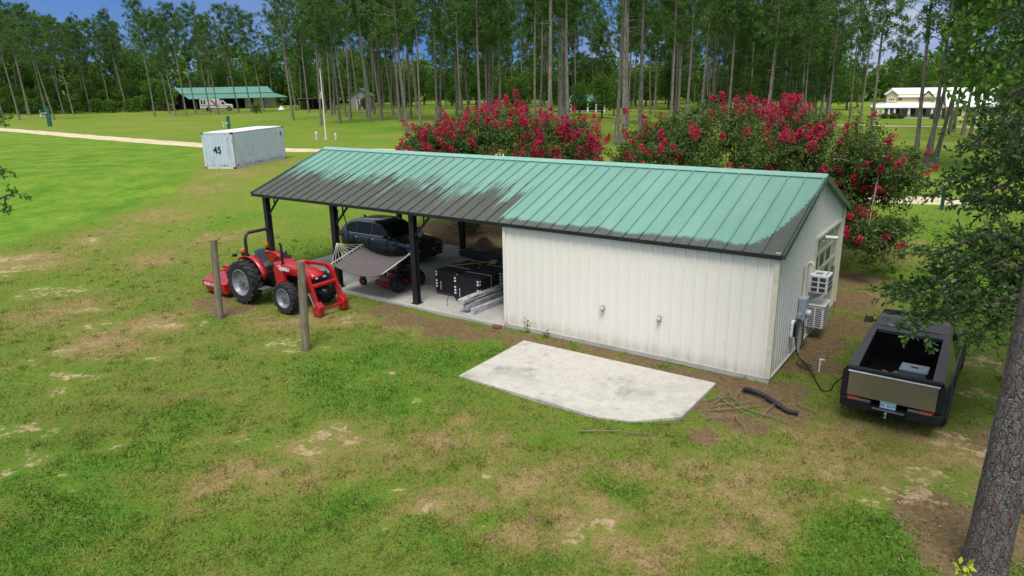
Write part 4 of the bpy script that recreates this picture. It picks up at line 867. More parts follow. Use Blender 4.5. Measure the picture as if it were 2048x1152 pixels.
for s_ in (-1, 1):
    v = []; xs = [.10, .8, 1.5, 2.0, 2.5, 3.05, 3.7, 4.3, 4.75, 5.45]
    for x in xs:
        for L in (up_l, cr_l, sl_l):
            a = at_x(L, x); v.append((x, s_ * a[1], a[2]))
    MB().raw(v, [(3 * i + k, 3 * i + k + 1, 3 * i + k + 4, 3 * i + k + 3) for i in range(len(xs) - 1) for k in (0, 1)]).build('side_panel', m_steel, trk)
    def on_side(x, f_):
        a, b_ = at_x(up_l, x), at_x(cr_l, x); return (x, s_ * (a[1] + (b_[1] - a[1]) * f_ + .006), a[2] + (b_[2] - a[2]) * f_)
    MB().raw([on_side(2.15, .9), on_side(2.35, .26), on_side(3.05, .14), on_side(3.05, .9)], [(0, 1, 2, 3)]).build('window', m_cgl, trk)
    MB().raw([on_side(3.10, .9), on_side(3.10, .14), on_side(4.35, .5), on_side(4.35, .9)], [(0, 1, 2, 3)]).build('window', m_cgl, trk)
    for wx in (1.05, 4.68):
        pl = [(wx - .68, .40), (wx - .50, .86), (wx - .30, 1.00), (wx + .30, 1.00), (wx + .52, .86), (wx + .70, .40)]
        MB().prism(pl, s_ * .86, s_ * 1.035, 'xz').build('wheel_arch', m_clad, trk, bevel=.015)
        w_ = bpy.data.objects.new('wheel', None); link(w_, trk); w_.location = (wx, s_ * .90, .44); h = .15
        mb = MB().lathe([(.26, -h), (.40, -h), (.435, -h * .8), (.44, -h * .3), (.44, h * .3), (.435, h * .8), (.40, h), (.26, h), (.26, -h)], 36, axis='y')
        for k in range(36): a = 2 * PI * k / 36; mb.box((.437 * math.cos(a), (.06 if k % 2 else -.06), .437 * math.sin(a)), (.02, .13, .035), M=Matrix.Rotation(-a, 3, 'Y'))
        mb.build('tyre', m_rub, w_, smooth=True, ang=35)
        mb = MB().lathe([(.27, s_ * h * .8), (.20, s_ * h * 1.0), (.06, s_ * h * .95), (0, s_ * h * .95)], 14, axis='y'); mb.build('wheel_cover', m_clad, w_)
    mb = MB(); mb.prism([(4.02, 1.08), (4.12, 1.22), (4.02, 1.26), (3.90, 1.12)], s_ * 1.08, s_ * 1.27, 'xz'); mb.beam((4.05, s_ * .90, 1.16), (4.03, s_ * 1.12, 1.15), .05, .05); mb.build('mirror', m_clad, trk, bevel=.012)
    MB().box((2.85, s_ * 1.0, .70), (2.4, .10, .40)).build('sill', m_clad, trk, bevel=.01)
    # rail beside the bed
    a, b_ = at_x(up_l, .12), at_x(up_l, 2.02); iw = .69
    MB().raw([(.12, s_ * a[1] * 1.003, a[2] + .012), (2.02, s_ * b_[1] * 1.003, b_[2] + .012), (2.02, s_ * (b_[1] - .13), b_[2] + .012), (.12, s_ * (a[1] - .22), a[2] + .012), (.12, s_ * a[1] * 1.003, a[2] - .03), (2.02, s_ * b_[1] * 1.003, b_[2] - .03), (2.02, s_ * (b_[1] - .13), .84), (.12, s_ * (a[1] - .22), .84)], [(0, 1, 2, 3), (0, 1, 5, 4), (3, 2, 6, 7)]).build('bed_rail', m_dsteel, trk)
    MB().raw([(.10, s_ * (a[1] - .23), .86), (2.02, s_ * (b_[1] - .135), .86), (2.02, s_ * (b_[1] - .135), b_[2] - .02), (.10, s_ * (a[1] - .23), a[2] - .02)], [(0, 1, 2, 3)]).build('bed_wall', m_bed, trk)
    MB().prism([(.04, .60), (.10, 1.20), (.34, 1.10), (.40, .60)], s_ * .845, s_ * .985, 'xz').build('rear_corner', m_clad, trk, bevel=.01)
    MB().box((-.012, s_ * .70, .605), (.03, .26, .035)).build('tail_light', m_redlens, trk)
mb = MB(); mb.box((1.05, 0, .85), (1.95, 1.50, .05)); mb.build('bed_floor', m_bed, trk)
mb = MB(); mb.raw([(2.02, -.70, .85), (2.02, .70, .85), (2.02, .70, 1.56), (2.02, -.70, 1.56)], [(0, 1, 2, 3)]); mb.build('bed_front_wall', m_bed, trk)
MB().raw([(1.98, -.81, 1.60), (1.98, .81, 1.60), (2.20, .80, 1.645), (2.20, -.80, 1.645), (1.98, -.81, 1.53), (1.98, .81, 1.53)], [(0, 1, 2, 3), (0, 1, 5, 4)]).build('roof_crossbar', m_dsteel, trk)
m_rg = glass_dark('roof_glass', (.003, .004, .006), .015, .5)
v = []
for x in (2.19, 2.6, 3.05, 3.6, 4.2, 4.76):
    a = at_x(up_l, x)
    for y in (-1, -.5, 0, .5, 1): v.append((x, y * a[1] * .985, a[2] + .008 + .02 * (1 - y * y)))
MB().raw(v, [(i * 5 + j, i * 5 + j + 1, i * 5 + 6 + j, i * 5 + 5 + j) for i in range(5) for j in range(4)]).build('roof_glass', m_rg, trk, smooth=True)
MB().raw([(4.76, -.80, 1.19), (4.76, .80, 1.19), (5.45, .80, .97), (5.45, -.80, .97), (5.60, .80, .72), (5.60, -.80, .72)], [(0, 1, 2, 3), (3, 2, 4, 5)]).build('hood', m_steel, trk)
MB().box((5.52, 0, .52), (.22, 1.72, .34)).build('front_bumper', m_clad, trk, bevel=.03)
MB().prism([(.015, .64), (.055, 1.165), (.13, 1.165), (.10, .64)], -.845, .845, 'xz').build('tailgate', m_tg, trk)
MB().box((.050, 0, 1.185), (.03, 1.74, .022)).build('light_bar', mat('white_strip', (.82, .83, .84), .25), trk)
MB().prism([(.055, 1.197), (.07, 1.262), (.17, 1.275), (.17, 1.19)], -.90, .90, 'xz').build('tailgate_cap', m_clad, trk, bevel=.006)
mb = MB()
for s_ in (-1, 1):
    mb.prism([(-.08, s_ * .34), (-.08, s_ * .80), (.02, s_ * .97), (.40, s_ * 1.0), (.40, s_ * .34)], .38, .585, 'xy')
mb.box((.12, 0, .43), (.30, .70, .12)); mb.build('rear_bumper', m_clad, trk, bevel=.012)
mb = MB(); mb.box((-.03, 0, .475), (.15, .62, .012))
for s_ in (-1, 1): mb.box((-.02, s_ * .58, .592), (.10, .44, .012))
mb.build('bumper_step', mat('step_metal', (.20, .20, .19), .5, .5), trk)
MB().box((2.8, 0, .36), (5.0, 1.6, .16)).build('underbody', m_bed, trk)
plt = MB().box((.012, .02, .57), (.014, .305, .152)).build('licence_plate', mat('plate_blue', (.45, .62, .74), .4), trk, bevel=.004)
MB().box((.0035, .02, .629), (.005, .29, .03)).build('plate_band', mat('plate_green', (.10, .42, .28), .4), plt)
text('plate_text', 'DG  ELON', mat('plate_ink', (.02, .02, .05), .5), plt, frame((.003, .02, .565), (0, -1, 0), (0, 0, 1)), .072)
hb = MB().lathe([(0, 0), (.03, 0), (.02, .04), (.02, .06), (.033, .075), (.036, .095), (.025, .12), (0, .125)], 14, (-.13, .03, .34)); hb.build('tow_ball', m_chrome, trk, smooth=True); MB().box((-.05, .03, .33), (.2, .06, .05)).build('tow_hitch', m_clad, trk)
# load in the bed
Tm = Matrix.Translation((7.99, 13.79, 0)) @ Matrix.Rotation(PI / 2 - .63, 4, 'Z')
tb = thing('storage_bin', 'grey plastic storage bin with lid in the truck bed', 'storage bin', Tm @ Vector((.82, -.30, .875)), PI / 2 - .63)
MB().box((0, 0, .16), (.38, .46, .32), taper=1.1).build('bin', mat('bin_grey', (.17, .21, .25), .55), tb, bevel=.02, seg=2); mb = MB(); mb.box((0, 0, .335), (.46, .55, .05)); mb.build('lid', mat('lid_grey', (.22, .27, .31), .5), tb, bevel=.015); MB().box((0, 0, .366), (.05, .14, .016)).build('handle', m_clad, tb)
ot = thing('orange_tool', 'bright orange handled tool lying in the truck bed', 'tool', Tm @ Vector((.80, .26, .885)), .9)
MB().beam((-.05, 0, .03), (.22, .02, .05), .05, .05).raw(*[[(.18, -.06, .02), (.30, -.05, .03), (.30, .09, .06), (.18, .08, .06)], [(0, 1, 2, 3)]]).build('handle', mat('orange_plastic', (.75, .10, .02), .4), ot, bevel=.01); MB().beam((-.35, -.05, .03), (-.05, 0, .03), .03, .03).build('shaft', m_chrome, ot)
jk = MB().box((0, 0, .08), (.26, .16, .14)).build('tool_case', mat('case_dark', (.10, .09, .075), .7), None, bevel=.02); jk.location = Tm @ Vector((.86, .05, .88)); jk.rotation_euler = (0, 0, .6); tag(jk, 'small dark tool case between the orange tool and the grey bin', 'case')
def cable(name, lab, cat, pts, r, mt, n=6, k=8):
    Q = [Vector(p) for p in crs(pts, k)]; o = MB().tube(Q, r, n).build(name, mt, None, smooth=True); return tag(o, lab, cat)
m_cab = mat('rubber_cable', (.012, .012, .013), .6)
cable('charging_cable', 'black charging cable looping over the grass from the wall to the truck', 'cable', [W(.16, 1.85, .78), W(.2, 1.88, .4), W(.24, 2.05, .08), W(.45, 1.8, .03), W(.64, 1.49, .03), W(1.04, .64, .03), W(1.25, .2, .04), (7.52, 15.5, .16), (7.44, 15.15, .5), Tm @ Vector((.55, .99, .86))], .016, m_cab)
cable('coiled_cable', 'dark cable lying in a loose coil at the gable foot', 'cable', [W(.28, 1.75, .02), W(.42, 1.5, .03), W(.62, 1.42, .03), W(.70, 1.58, .04), W(.52, 1.66, .04), W(.45, 1.45, .05), W(.66, 1.32, .03), W(.8, 1.4, .02)], .014, m_cab)
sp = MB().tube([(0, 0, -.05), (0, 0, .26), (.02, .0, .30), (.07, .02, .31), (.13, .04, .28)], .022, 10); sp.box((.0, 0, .31), (.05, .05, .05)); o = sp.build('water_spigot', mat('pvc_white', (.72, .70, .64), .4), None, smooth=True); o.location = (7.93, 17.05, 0); tag(o, 'white plastic water spigot standing in the grass beside the gable', 'spigot')
# ribbed black drain pipe and fallen sticks
Q = crs([(5.55, 15.80, .10), (5.75, 15.72, .09), (5.95, 15.45, .08), (6.1, 15.0, .07), (6.2, 14.7, .06), (6.4, 14.55, .05)], 12); pr = []
mb = MB(); mb.tube([Vector(q) for q in Q], [(.066 if i % 2 else .054) * (1 if i < 40 else .75) for i in range(len(Q))], 12); o = mb.build('drain_pipe', mat('black_pipe', (.016, .016, .018), .5), None, smooth=True, ang=20); tag(o, 'short ribbed black drain pipe lying on the dirt', 'pipe')
m_stick = mat('dry_stick', (.20, .145, .095), .9, 0, .25, 9)
sticks = [((4.55, 15.0), (6.0, 15.35)), ((4.5, 14.85), (6.1, 15.0)), ((4.9, 15.5), (5.4, 14.4)), ((5.3, 14.9), (6.15, 13.95)), ((5.0, 14.55), (4.95, 13.75)), ((5.2, 15.9), (5.25, 14.8)), ((5.25, 15.4), (5.6, 15.9)), ((4.6, 15.4), (5.4, 15.6)), ((5.6, 14.5), (6.3, 15.3)), ((4.7, 15.2), (5.2, 15.75)), ((4.3, 14.4), (5.0, 14.5)), ((1.4, 13.95), (3.0, 13.7)), ((-8.6, 21.9), (-7.5, 22.05)), ((6.6, 15.1), (6.9, 14.4))]
for i, (a, b_) in enumerate(sticks):
    p = [Vector((a[0], a[1], .03))]; q = Vector((b_[0], b_[1], .03 + random.uniform(0, .08)))
    for k in range(1, 4): p.append(p[0].lerp(q, k / 4) + Vector((random.uniform(-.05, .05), random.uniform(-.05, .05), random.uniform(.0, .04))))
    o = MB().tube(p + [q], [.017, .016, .013, .010, .006], 6).build('fallen_stick', m_stick, None, smooth=True)
    lb = 'dry bare stick in the tangle of sticks between the pad and the black pipe' if i < 11 else ('thin dry stick lying along the front edge of the concrete pad', 'thin pale stick lying on the grass under the tractor', 'thin dry stick lying between the black pipe and the truck')[i - 11]
    tag(o, lb, 'stick', 'fallen sticks beside the concrete pad' if i < 11 else None)
# small weeds at the wall foot
m_weed = leaf_mat('weed_leaf', [(.1, (.05, .09, .015)), (.5, (.10, .15, .03)), (.9, (.2, .2, .06))])
for lab, x, y, h in (('dry thin weed growing at the foot of the white wall near its left end', -7.1, -.2, .45), ('short weed at the foot of the white wall right of the dry one', -6.4, -.2, .2)):
    nn = 40; P = np.stack([rng.normal(0, .04, nn), rng.normal(0, .04, nn), rng.random(nn) * h], 1); D = rand_dirs(nn, .6); V, F = leaves(P, D, sides(D), .10, .03)
    o = np_mesh('weed', V, F, m_weed); o.location = W(x, y, 0); tag(o, lab, 'weed')

# ---------------------------------------------------------------- shipping container
m_cont, N, b = new_mat('container_paint'); o_ = N.obj(); n1 = N.noise(N.obj((2, 2, .5)), 1.5, 5, .65); n2 = N.noise(o_, 3.2, 7, .72); x, y, z = N.xyz(o_)
c = N.ramp(n1, [(.3, (.44, .53, .61)), (.7, (.54, .63, .70))]); ru = N.m('ADD', N.sstep(n2, .585, .68), N.m('MULTIPLY', N.sstep(z, .45, .05), N.sstep(n2, .42, .54)))
c = N.mix(N.m('MULTIPLY', ru, .8), c, (.17, .075, .035, 1)); N.l.new(c, b.inputs['Base Color']); b.inputs['Roughness'].default_value = .5
m_rust = mat('rusty_corner', (.16, .075, .045), .85, 0, .4, 6); m_ctop = mat('container_roof', (.84, .84, .84), .55, 0, .04, 2, dirt=.15, dcol=(.5, .45, .4)); m_cfr = mat('container_frame', (.58, .62, .64), .5, 0, .08, 3, dirt=.9, dcol=(.20, .10, .055))
con = thing('shipping_container', 'pale blue corrugated shipping container with rusty corners on the lawn', 'container', (-19.78, 51.67, 1.60), -.2095)
CW, CL, CH = 2.44, 7.3, 2.59; CP = [(0, 0), (.07, 0), (.10, -.036), (.18, -.036), (.21, 0), (.28, 0)]
mb = MB(); mb.raw(*ribbed(.16, CL - .16, lambda u: .16, lambda u: CH - .11, lambda u, d, z: (d, u, z), .28, CP)); mb.build('side_wall', m_cont, con, fix=False)
mb = MB(); mb.raw(*ribbed(.16, CL - .16, lambda u: .16, lambda u: CH - .11, lambda u, d, z: (-CW - d, u, z), .28, CP)); mb.build('side_wall', m_cont, con, fix=False)
mb = MB(); mb.raw(*ribbed(-CW + .14, -.14, lambda u: .16, lambda u: CH - .11, lambda u, d, z: (u, -d, z), .275, CP)); mb.build('end_wall', m_cont, con, fix=False)
mb = MB(); mb.box((-CW / 2, CL, CH / 2), (CW - .2, .05, CH - .2)); mb.build('doors', m_cont, con)
mb = MB(); mb.box((-CW / 2, CL / 2, CH - .035), (CW - .08, CL - .08, .03)); mb.build('roof', m_ctop, con)
mb = MB()
for x_ in (-CW + .07, -.07):
    for y_ in (.075, CL - .075): mb.box((x_, y_, CH / 2), (.135, .15, CH - .30))
    mb.box((x_, CL / 2, CH - .055), (.10, CL - .30, .10)); mb.box((x_, CL / 2, .08), (.10, CL - .30, .16))
for y_ in (.06, CL - .06): mb.box((-CW / 2, y_, CH - .055), (CW - .30, .11, .105)); mb.box((-CW / 2, y_, .08), (CW - .30, .11, .16))
mb.build('frame', m_cfr, con, bevel=.008)
for x_ in (-CW + .08, -.08):
    for y_ in (.09, CL - .09):
        for z_ in (.06, CH - .06): MB().box((x_, y_, z_), (.18, .20, .125)).build('corner_casting', m_rust, con, bevel=.01)
text('number', '45', m_ink, con, frame((-1.28, -.012, 1.32), (1, 0, 0), (0, 0, 1)), .66, .006, bold=.012)
for k, ch in enumerate('GESU4751'): text('code_letter', ch, m_ink, con, frame((-.36, -.012, 2.18 - .19 * k), (1, 0, 0), (0, 0, 1)), .15)
MB().box((.015, CL - .5, CH - .55), (.01, .12, .3)).build('mark', m_ink, con)

# ---------------------------------------------------------------- far things on the lawn
m_gpost = mat('green_post', (.012, .11, .10), .45, 0, .15, 4); m_dpost = mat('dark_green_post', (.010, .055, .040), .5, 0, .15, 4)
for lab, p, h, r_, mt, arm in (('teal utility post with small side box at the far left lawn edge', (-73.5, 116.8), 3.0, .30, m_gpost, 1), ('teal utility post with white side arm behind the shipping container', (-32.4, 84.2), 2.35, .19, m_gpost, 1), ('dark green T shaped post beside the sandy track on the right', (24.2, 39.4), 1.25, .085, m_dpost, 0)):
    t_ = thing('utility_post', lab, 'post', (*p, ztf(*p)), .3)
    MB().box((0, 0, h / 2), (r_ * 1.8, r_ * 1.8, h)).build('post', mt, t_, bevel=.02)
    if arm:
        MB().box((0, 0, h + .03), (r_ * 2.1, r_ * 2.1, .06)).build('cap', mt, t_); mb = MB(); mb.tube([(0, -r_, h * .7), (-r_ * 3.2, -r_, h * .7), (-r_ * 3.2, -r_, h * .86)], .05, 6); mb.box((-r_ * 3.0, -r_, h * .58), (r_ * .8, r_, r_ * 1.2)); mb.build('side_arm', mat('pale_arm', (.5, .58, .58), .5), t_)
    else: MB().box((0, 0, h - .03), (.62, .09, .10)).build('cross_arm', mt, t_, bevel=.01)
fp_ = thing('flagpole', 'tall white flagpole with a limp flag on the far lawn', 'flagpole', (-19.88, 78.52, 1.61))
MB().tube([(0, 0, 0), (.02, 0, 4), (0, 0, 7.3)], [.07, .055, .035], 8).build('pole', mat('pole_white', (.78, .78, .76), .4), fp_, smooth=True); MB().lathe([(0, 0), (.3, 0), (.28, .1), (0, .12)], 12).build('base', m_conc, fp_)
fv = []; nz_ = 12
for k in range(nz_ + 1):
    z = 5.75 - 1.25 * k / nz_
    for j in range(9): u = j / 8; fv.append((-.03 - u * .42 * (.5 + .5 * k / nz_) + .03 * math.sin(k), .10 * math.sin(j * 2.2 + k * .3) * u, z - u * .5 - .02 * j))
ff = [(k * 9 + j, k * 9 + j + 1, (k + 1) * 9 + j + 1, (k + 1) * 9 + j) for k in range(nz_) for j in range(8)]
m_flag, N, b = new_mat('striped_flag'); o_ = N.obj(); x, y, z = N.xyz(o_)
sw_ = N.m('SINE', N.m('MULTIPLY', N.m('ADD', z, N.m('MULTIPLY', x, -1.1)), 34.0)); c = N.mix(N.m('GREATER_THAN', sw_, 0), (.70, .68, .68, 1), (.40, .03, .05, 1))
blu = N.m('MULTIPLY', N.m('GREATER_THAN', z, 5.0), N.m('GREATER_THAN', x, -.2)); c = N.mix(N.m('MULTIPLY', blu, .85), c, (.04, .05, .16, 1)); N.l.new(c, b.inputs['Base Color']); b.inputs['Roughness'].default_value = .9
MB().raw(fv, ff).build('flag', m_flag, fp_, smooth=True, fix=False)
m_stat = mat('statue_white', (.62, .64, .60), .8, 0, .1, 5, dirt=.4, dcol=(.2, .22, .18))
def statue(lab, p, h, lean):
    """small standing figure: one skinned body on a plinth"""
    t_ = thing('garden_statue', lab, 'statue', (*p, ztf(*p)), lean, 'small white statues beside the flagpole'); s_ = h / 1.75
    J = {'pel': (0, 0, .92, .14), 'chest': (0, .02, 1.30, .17), 'neck': (0, .03, 1.48, .06), 'head': (0, .02, 1.62, .11), 'lk': (.10, .03, .50, .09), 'la': (.12, 0, .08, .06), 'lt': (.13, .14, .05, .05), 'rk': (-.10, .06, .50, .09), 'ra': (-.12, -.04, .08, .06), 'rt': (-.13, .10, .05, .05), 'ls': (.20, .02, 1.38, .07), 'le': (.28, .08, 1.12, .055), 'lh': (.12, .28, 1.10, .045), 'rs': (-.20, .02, 1.38, .07), 're': (-.30, .05, 1.12, .055), 'rh': (-.22, .26, 1.18, .045)}
    E_ = [('pel', 'chest'), ('chest', 'neck'), ('neck', 'head'), ('pel', 'lk'), ('lk', 'la'), ('la', 'lt'), ('pel', 'rk'), ('rk', 'ra'), ('ra', 'rt'), ('chest', 'ls'), ('ls', 'le'), ('le', 'lh'), ('chest', 'rs'), ('rs', 're'), ('re', 'rh')]
    kk = list(J); me = bpy.data.meshes.new('body'); me.from_pydata([Vector(J[k][:3]) * s_ for k in kk], [(kk.index(a), kk.index(b_)) for a, b_ in E_], []); me.materials.append(m_stat)
    o = bpy.data.objects.new('body', me); link(o, t_); o.modifiers.new('skin', 'SKIN'); sv = me.skin_vertices[0].data
    for i, k in enumerate(kk): sv[i].radius = (J[k][3] * s_ * 1.15,) * 2
    sv[0].use_root = True; o.modifiers.new('sub', 'SUBSURF').levels = 1; o.modifiers['sub'].render_levels = 2
    MB().lathe([(.08, 1.66), (.125, 1.68), (.12, 1.74), (.08, 1.80), (0, 1.82)], 12).build('hat', mat('statue_dark', (.07, .08, .07), .8), t_).scale = (s_,) * 3
    MB().box((0, .02, .03), (.5 * s_, .5 * s_, .08)).build('plinth', m_conc, t_)
statue('small white statue with dark cap left of the flagpole foot', (-20.7, 77.8), 1.05, .5)
statue('smaller white statue right of the flagpole foot', (-18.6, 77.6), .85, -.4)

# ---------------------------------------------------------------- far buildings
m_broof = mat('far_green_roof', (.09, .245, .195), .45, 0, .08, .4); m_dark = mat('dark_timber', (.030, .028, .027), .8, 0, .3, 1); m_tan = mat('tan_wall', (.52, .47, .36), .7, 0, .08, .6); m_whiter = mat('white_metal_roof', (.80, .82, .84), .4, 0, .04, .5); m_yel = mat('pale_yellow_wall', (.62, .55, .33), .7, 0, .05, .8); m_wtrim = mat('white_trim', (.78, .79, .77), .5, 0, .03, 2); m_win = glass_dark('window_glass', (.02, .024, .028), .08)
barn = thing('barn', 'long low barn with green metal roof and open dark sides', 'barn', (-86.4, 189.0, 1.6), R(16))
BL, BD = 29.0, 9.0
mb = MB()
for sg, y0, y1 in ((1, -.9, BD / 2), (-1, BD + .9, BD / 2)):
    mb.raw([(2.0, y1 - 2.2 * sg, 4.0), (BL - 4.2, y1 - 2.2 * sg, 4.0), (BL - 5.6, y1, 5.5), (0, y1, 5.5), (2.0, y1 - 2.2 * sg, 3.9), (BL - 4.2, y1 - 2.2 * sg, 3.9), (BL - 5.6, y1, 5.4), (0, y1, 5.4)], [(0, 1, 2, 3), (0, 1, 5, 4), (4, 5, 6, 7)])
    mb.raw([(4.6 * 0 + 2.2, y1 - 2.1 * sg, 3.82), (BL - 4.0, y1 - 2.1 * sg, 3.82), (BL - .6, y0 - 1.4 * sg, 2.75), (4.2, y0 - 1.4 * sg, 2.75), (4.2, y0 - 1.4 * sg, 2.65), (BL - .6, y0 - 1.4 * sg, 2.65)], [(0, 1, 2, 3), (3, 2, 5, 4)])
mb.raw([(BL - 5.6, BD / 2, 5.5), (BL - 4.2, BD / 2 - 2.2, 4.0), (BL - 4.2, BD / 2 + 2.2, 4.0)], [(0, 1, 2)])
mb.build('roof', m_broof, barn)
mb = MB(); mb.box((BL - 7.8, 1.4, 1.4), (7.4, 3.2, 2.6)); mb.build('room', m_tan, barn); MB().box((BL - 9.6, -.24, 1.3), (.7, .06, 2.5)).build('doorway', m_dark, barn); MB().box((BL - 6.3, -.24, 1.5), (1.3, .05, .9)).build('sign_board', mat('sign_grey', (.4, .38, .3), .6), barn)
mb = MB(); mb.box((9, 6.5, 1.7), (20, .2, 3.2)); mb.box((1.2, BD / 2, 2.2), (.2, 4.4, 3.4)); mb.build('back_wall', m_dark, barn)
for k in range(8): MB().box((2.6 + 3.3 * k, -1.9, 1.35), (.25, .25, 2.7)).build('post', m_dark, barn)
mb = MB(); mb.raw([(-3.6, 0, 2.4), (0, 0, 3.9), (1.2, 0, 4.6), (1.2, BD, 4.6), (-3.6, BD, 2.4), (-3.6, 0, 2.3), (1.2, 0, 4.4)], [(0, 1, 2, 3, 4), (0, 2, 6, 5)]); mb.build('lean_to_roof', m_dark, barn)
for x_, y_ in ((-3.4, .2), (-3.4, BD - .2)): MB().box((x_, y_, 1.2), (.2, .2, 2.4)).build('post', m_dark, barn)
mb = MB(); mb.box((4.5, 0, .4), (5.5, 1.2, .8)); mb.box((5.2, .3, .95), (2.5, .9, .4)); o = mb.build('stored_goods', m_dark, None, bevel=.1); o.location = (-80.5, 189.5, 1.6); o.rotation_euler = (0, 0, R(16)); tag(o, 'dark heap of stored goods in the shade of the barn', 'goods')
# ambulance in front of the barn
amb = thing('ambulance', 'white and red box ambulance parked in front of the green roofed barn', 'ambulance', (-70.6, 177.6, 1.6), R(17))
m_aw = mat('ambulance_white', (.80, .80, .79), .35, 0, .03, 1, coat=.4); m_ar = mat('ambulance_red', (.50, .03, .025), .4, 0, .05, 1)
mb = MB(); mb.box((-1.5, 0, 1.72), (4.4, 2.3, 2.15)); mb.build('box_body', m_aw, amb, bevel=.06, seg=2)
MB().prism([(.7, .60), (3.6, .60), (3.65, 1.15), (3.45, 1.45), (2.15, 1.62), (1.55, 2.35), (.7, 2.42)], -1.0, 1.0, 'xz').build('cab', m_aw, amb, bevel=.06, seg=2)
for s_ in (-1, 1):
    MB().prism([(1.15, 1.55), (2.0, 1.55), (1.52, 2.2), (1.15, 2.22)], s_ * .99, s_ * 1.012, 'xz').build('cab_window', m_win, amb)
    mb = MB(); mb.box((-1.4, s_ * 1.158, 1.32), (4.2, .02, .16)); mb.prism([(-1.4, 2.7), (-1.0, 2.7), (.3, 1.0), (-.15, 1.0)], s_ * 1.15, s_ * 1.17, 'xz'); mb.box((2.4, s_ * 1.008, 1.15), (2.2, .02, .14)); mb.build('red_stripe', m_ar, amb)
    for x_ in (-3.2, -2.6, -.05): MB().box((x_, s_ * 1.158, 2.05), (.38, .02, .75)).build('window', m_win, amb)
    for x_ in (-1.9, 2.75):
        MB().lathe([(0, -.02), (.52, -.02), (.52, .02), (0, .02)], 20, (x_, s_ * (1.16 if x_ < 0 else 1.01), .50), 'y').build('wheel_arch', m_plastic, amb)
        car_wheel(amb, (x_, s_ * .98, .44), .44, .28, 8, .6, m_chrome)
    mb = MB()
    for k in range(3): mb.box((-3.3 + .8 * k, s_ * 1.165, 2.62), (.55, .03, .22))
    mb.build('warning_lights', m_ar, amb)
mb = MB(); mb.box((1.2, 0, 2.5), (.5, 1.6, .16)); mb.build('light_bar', m_ar, amb); mb = MB(); mb.box((3.66, 0, .62), (.14, 1.9, .3)); mb.build('bumper', m_chrome, amb)
mb = MB(); mb.box((3.6, 0, 1.05), (.1, 1.0, .35)); mb.build('grille', m_plastic, amb)
wt = MB().lathe([(0, 0), (.75, 0), (.5, .4), (.12, .85), (0, .88)], 9); wt.v = [(x * 1.2 + random.uniform(-.1, .1), y + random.uniform(-.1, .1), z) for x, y, z in wt.v]; o = wt.build('white_tarp', m_wtrim, None, smooth=True); o.location = (-55.2, 178.0, 1.6); tag(o, 'crumpled white tarp on the grass right of the barn', 'tarp')
# small gabled shed among the pines
gs = thing('gabled_shed', 'small grey gabled shed with white double door among the pines', 'shed', (-34.9, 173.0, 1.6), R(6)); gs.scale = (.82, .9, .86); GW, GD, GE, GR = 6.0, 8.0, 3.6, 5.3
mb = MB(); mb.prism([(-GW / 2, 0), (GW / 2, 0), (GW / 2, GE), (0, GR), (-GW / 2, GE)], 0, GD, 'xz'); mb.build('wall', mat('grey_tan_wall', (.36, .33, .29), .8, 0, .08, 1), gs)
for s_ in (-1, 1): MB().raw([(0, -.5, GR + .14), (0, GD + .4, GR + .14), (s_ * (GW / 2 + .5), GD + .4, GE - .14), (s_ * (GW / 2 + .5), -.5, GE - .14), (0, -.5, GR + .02), (s_ * (GW / 2 + .5), -.5, GE - .28)], [(0, 1, 2, 3), (0, 3, 5, 4)]).build('roof', m_broof, gs)
dr_ = MB().box((-.1, -.03, 1.35), (2.1, .06, 2.7)).build('door', m_wtrim, gs); MB().box((-.1, -.066, 1.35), (.05, .02, 2.6)).build('door_gap', m_dark, dr_); MB().box((-.1, -.04, 2.8), (2.6, .06, .16)).build('door_track', m_broof, gs)
# lean-to beside it
lt = thing('open_shelter', 'dark open shelter with flat roof left of the small gabled shed', 'shelter', (-47.0, 176.0, 1.6), R(8)); MB().box((0, 2, 2.5), (7, 4, .15)).build('roof', mat('shelter_roof', (.10, .12, .11), .7), lt)
for x_ in (-3.3, 0, 3.3): MB().box((x_, .1, 1.2), (.18, .18, 2.4)).build('post', m_dark, lt)
MB().box((0, 3.9, 1.2), (7, .1, 2.4)).build('back_wall', m_dark, lt)
# white cottage seen between trunks
ct = thing('white_cottage', 'white porch posts and green roof of a small cottage behind the left shrub', 'cottage', (15.0, 139.0, 1.3), R(-4)); ct.scale = (.75, .75, .72)
MB().box((0, 3.5, 1.5), (9, 5, 3.0)).build('wall', m_dark, ct)
for k in range(5): MB().box((-4.2 + 2.1 * k, 0, 1.4), (.34, .34, 2.8)).build('post', m_wtrim, ct)
MB().raw([(-5, -.5, 2.8), (5, -.5, 2.8), (4.2, 3.5, 4.6), (-4.2, 3.5, 4.6), (5, 7, 2.8), (-5, 7, 2.8)], [(0, 1, 2, 3), (3, 2, 4, 5)]).build('roof', m_broof, ct); MB().box((0, 0, .5), (8.6, .08, .1)).build('rail', m_wtrim, ct)

# farmhouse on the right
HX = R(-24); hs = thing('farmhouse', 'pale yellow farmhouse with white metal roofs and wraparound porch', 'house', (63.3, 127.4, 0), HX); hs.scale = (.80, .84, .88)
px = .093                                                          # local x right along the front, y into depth
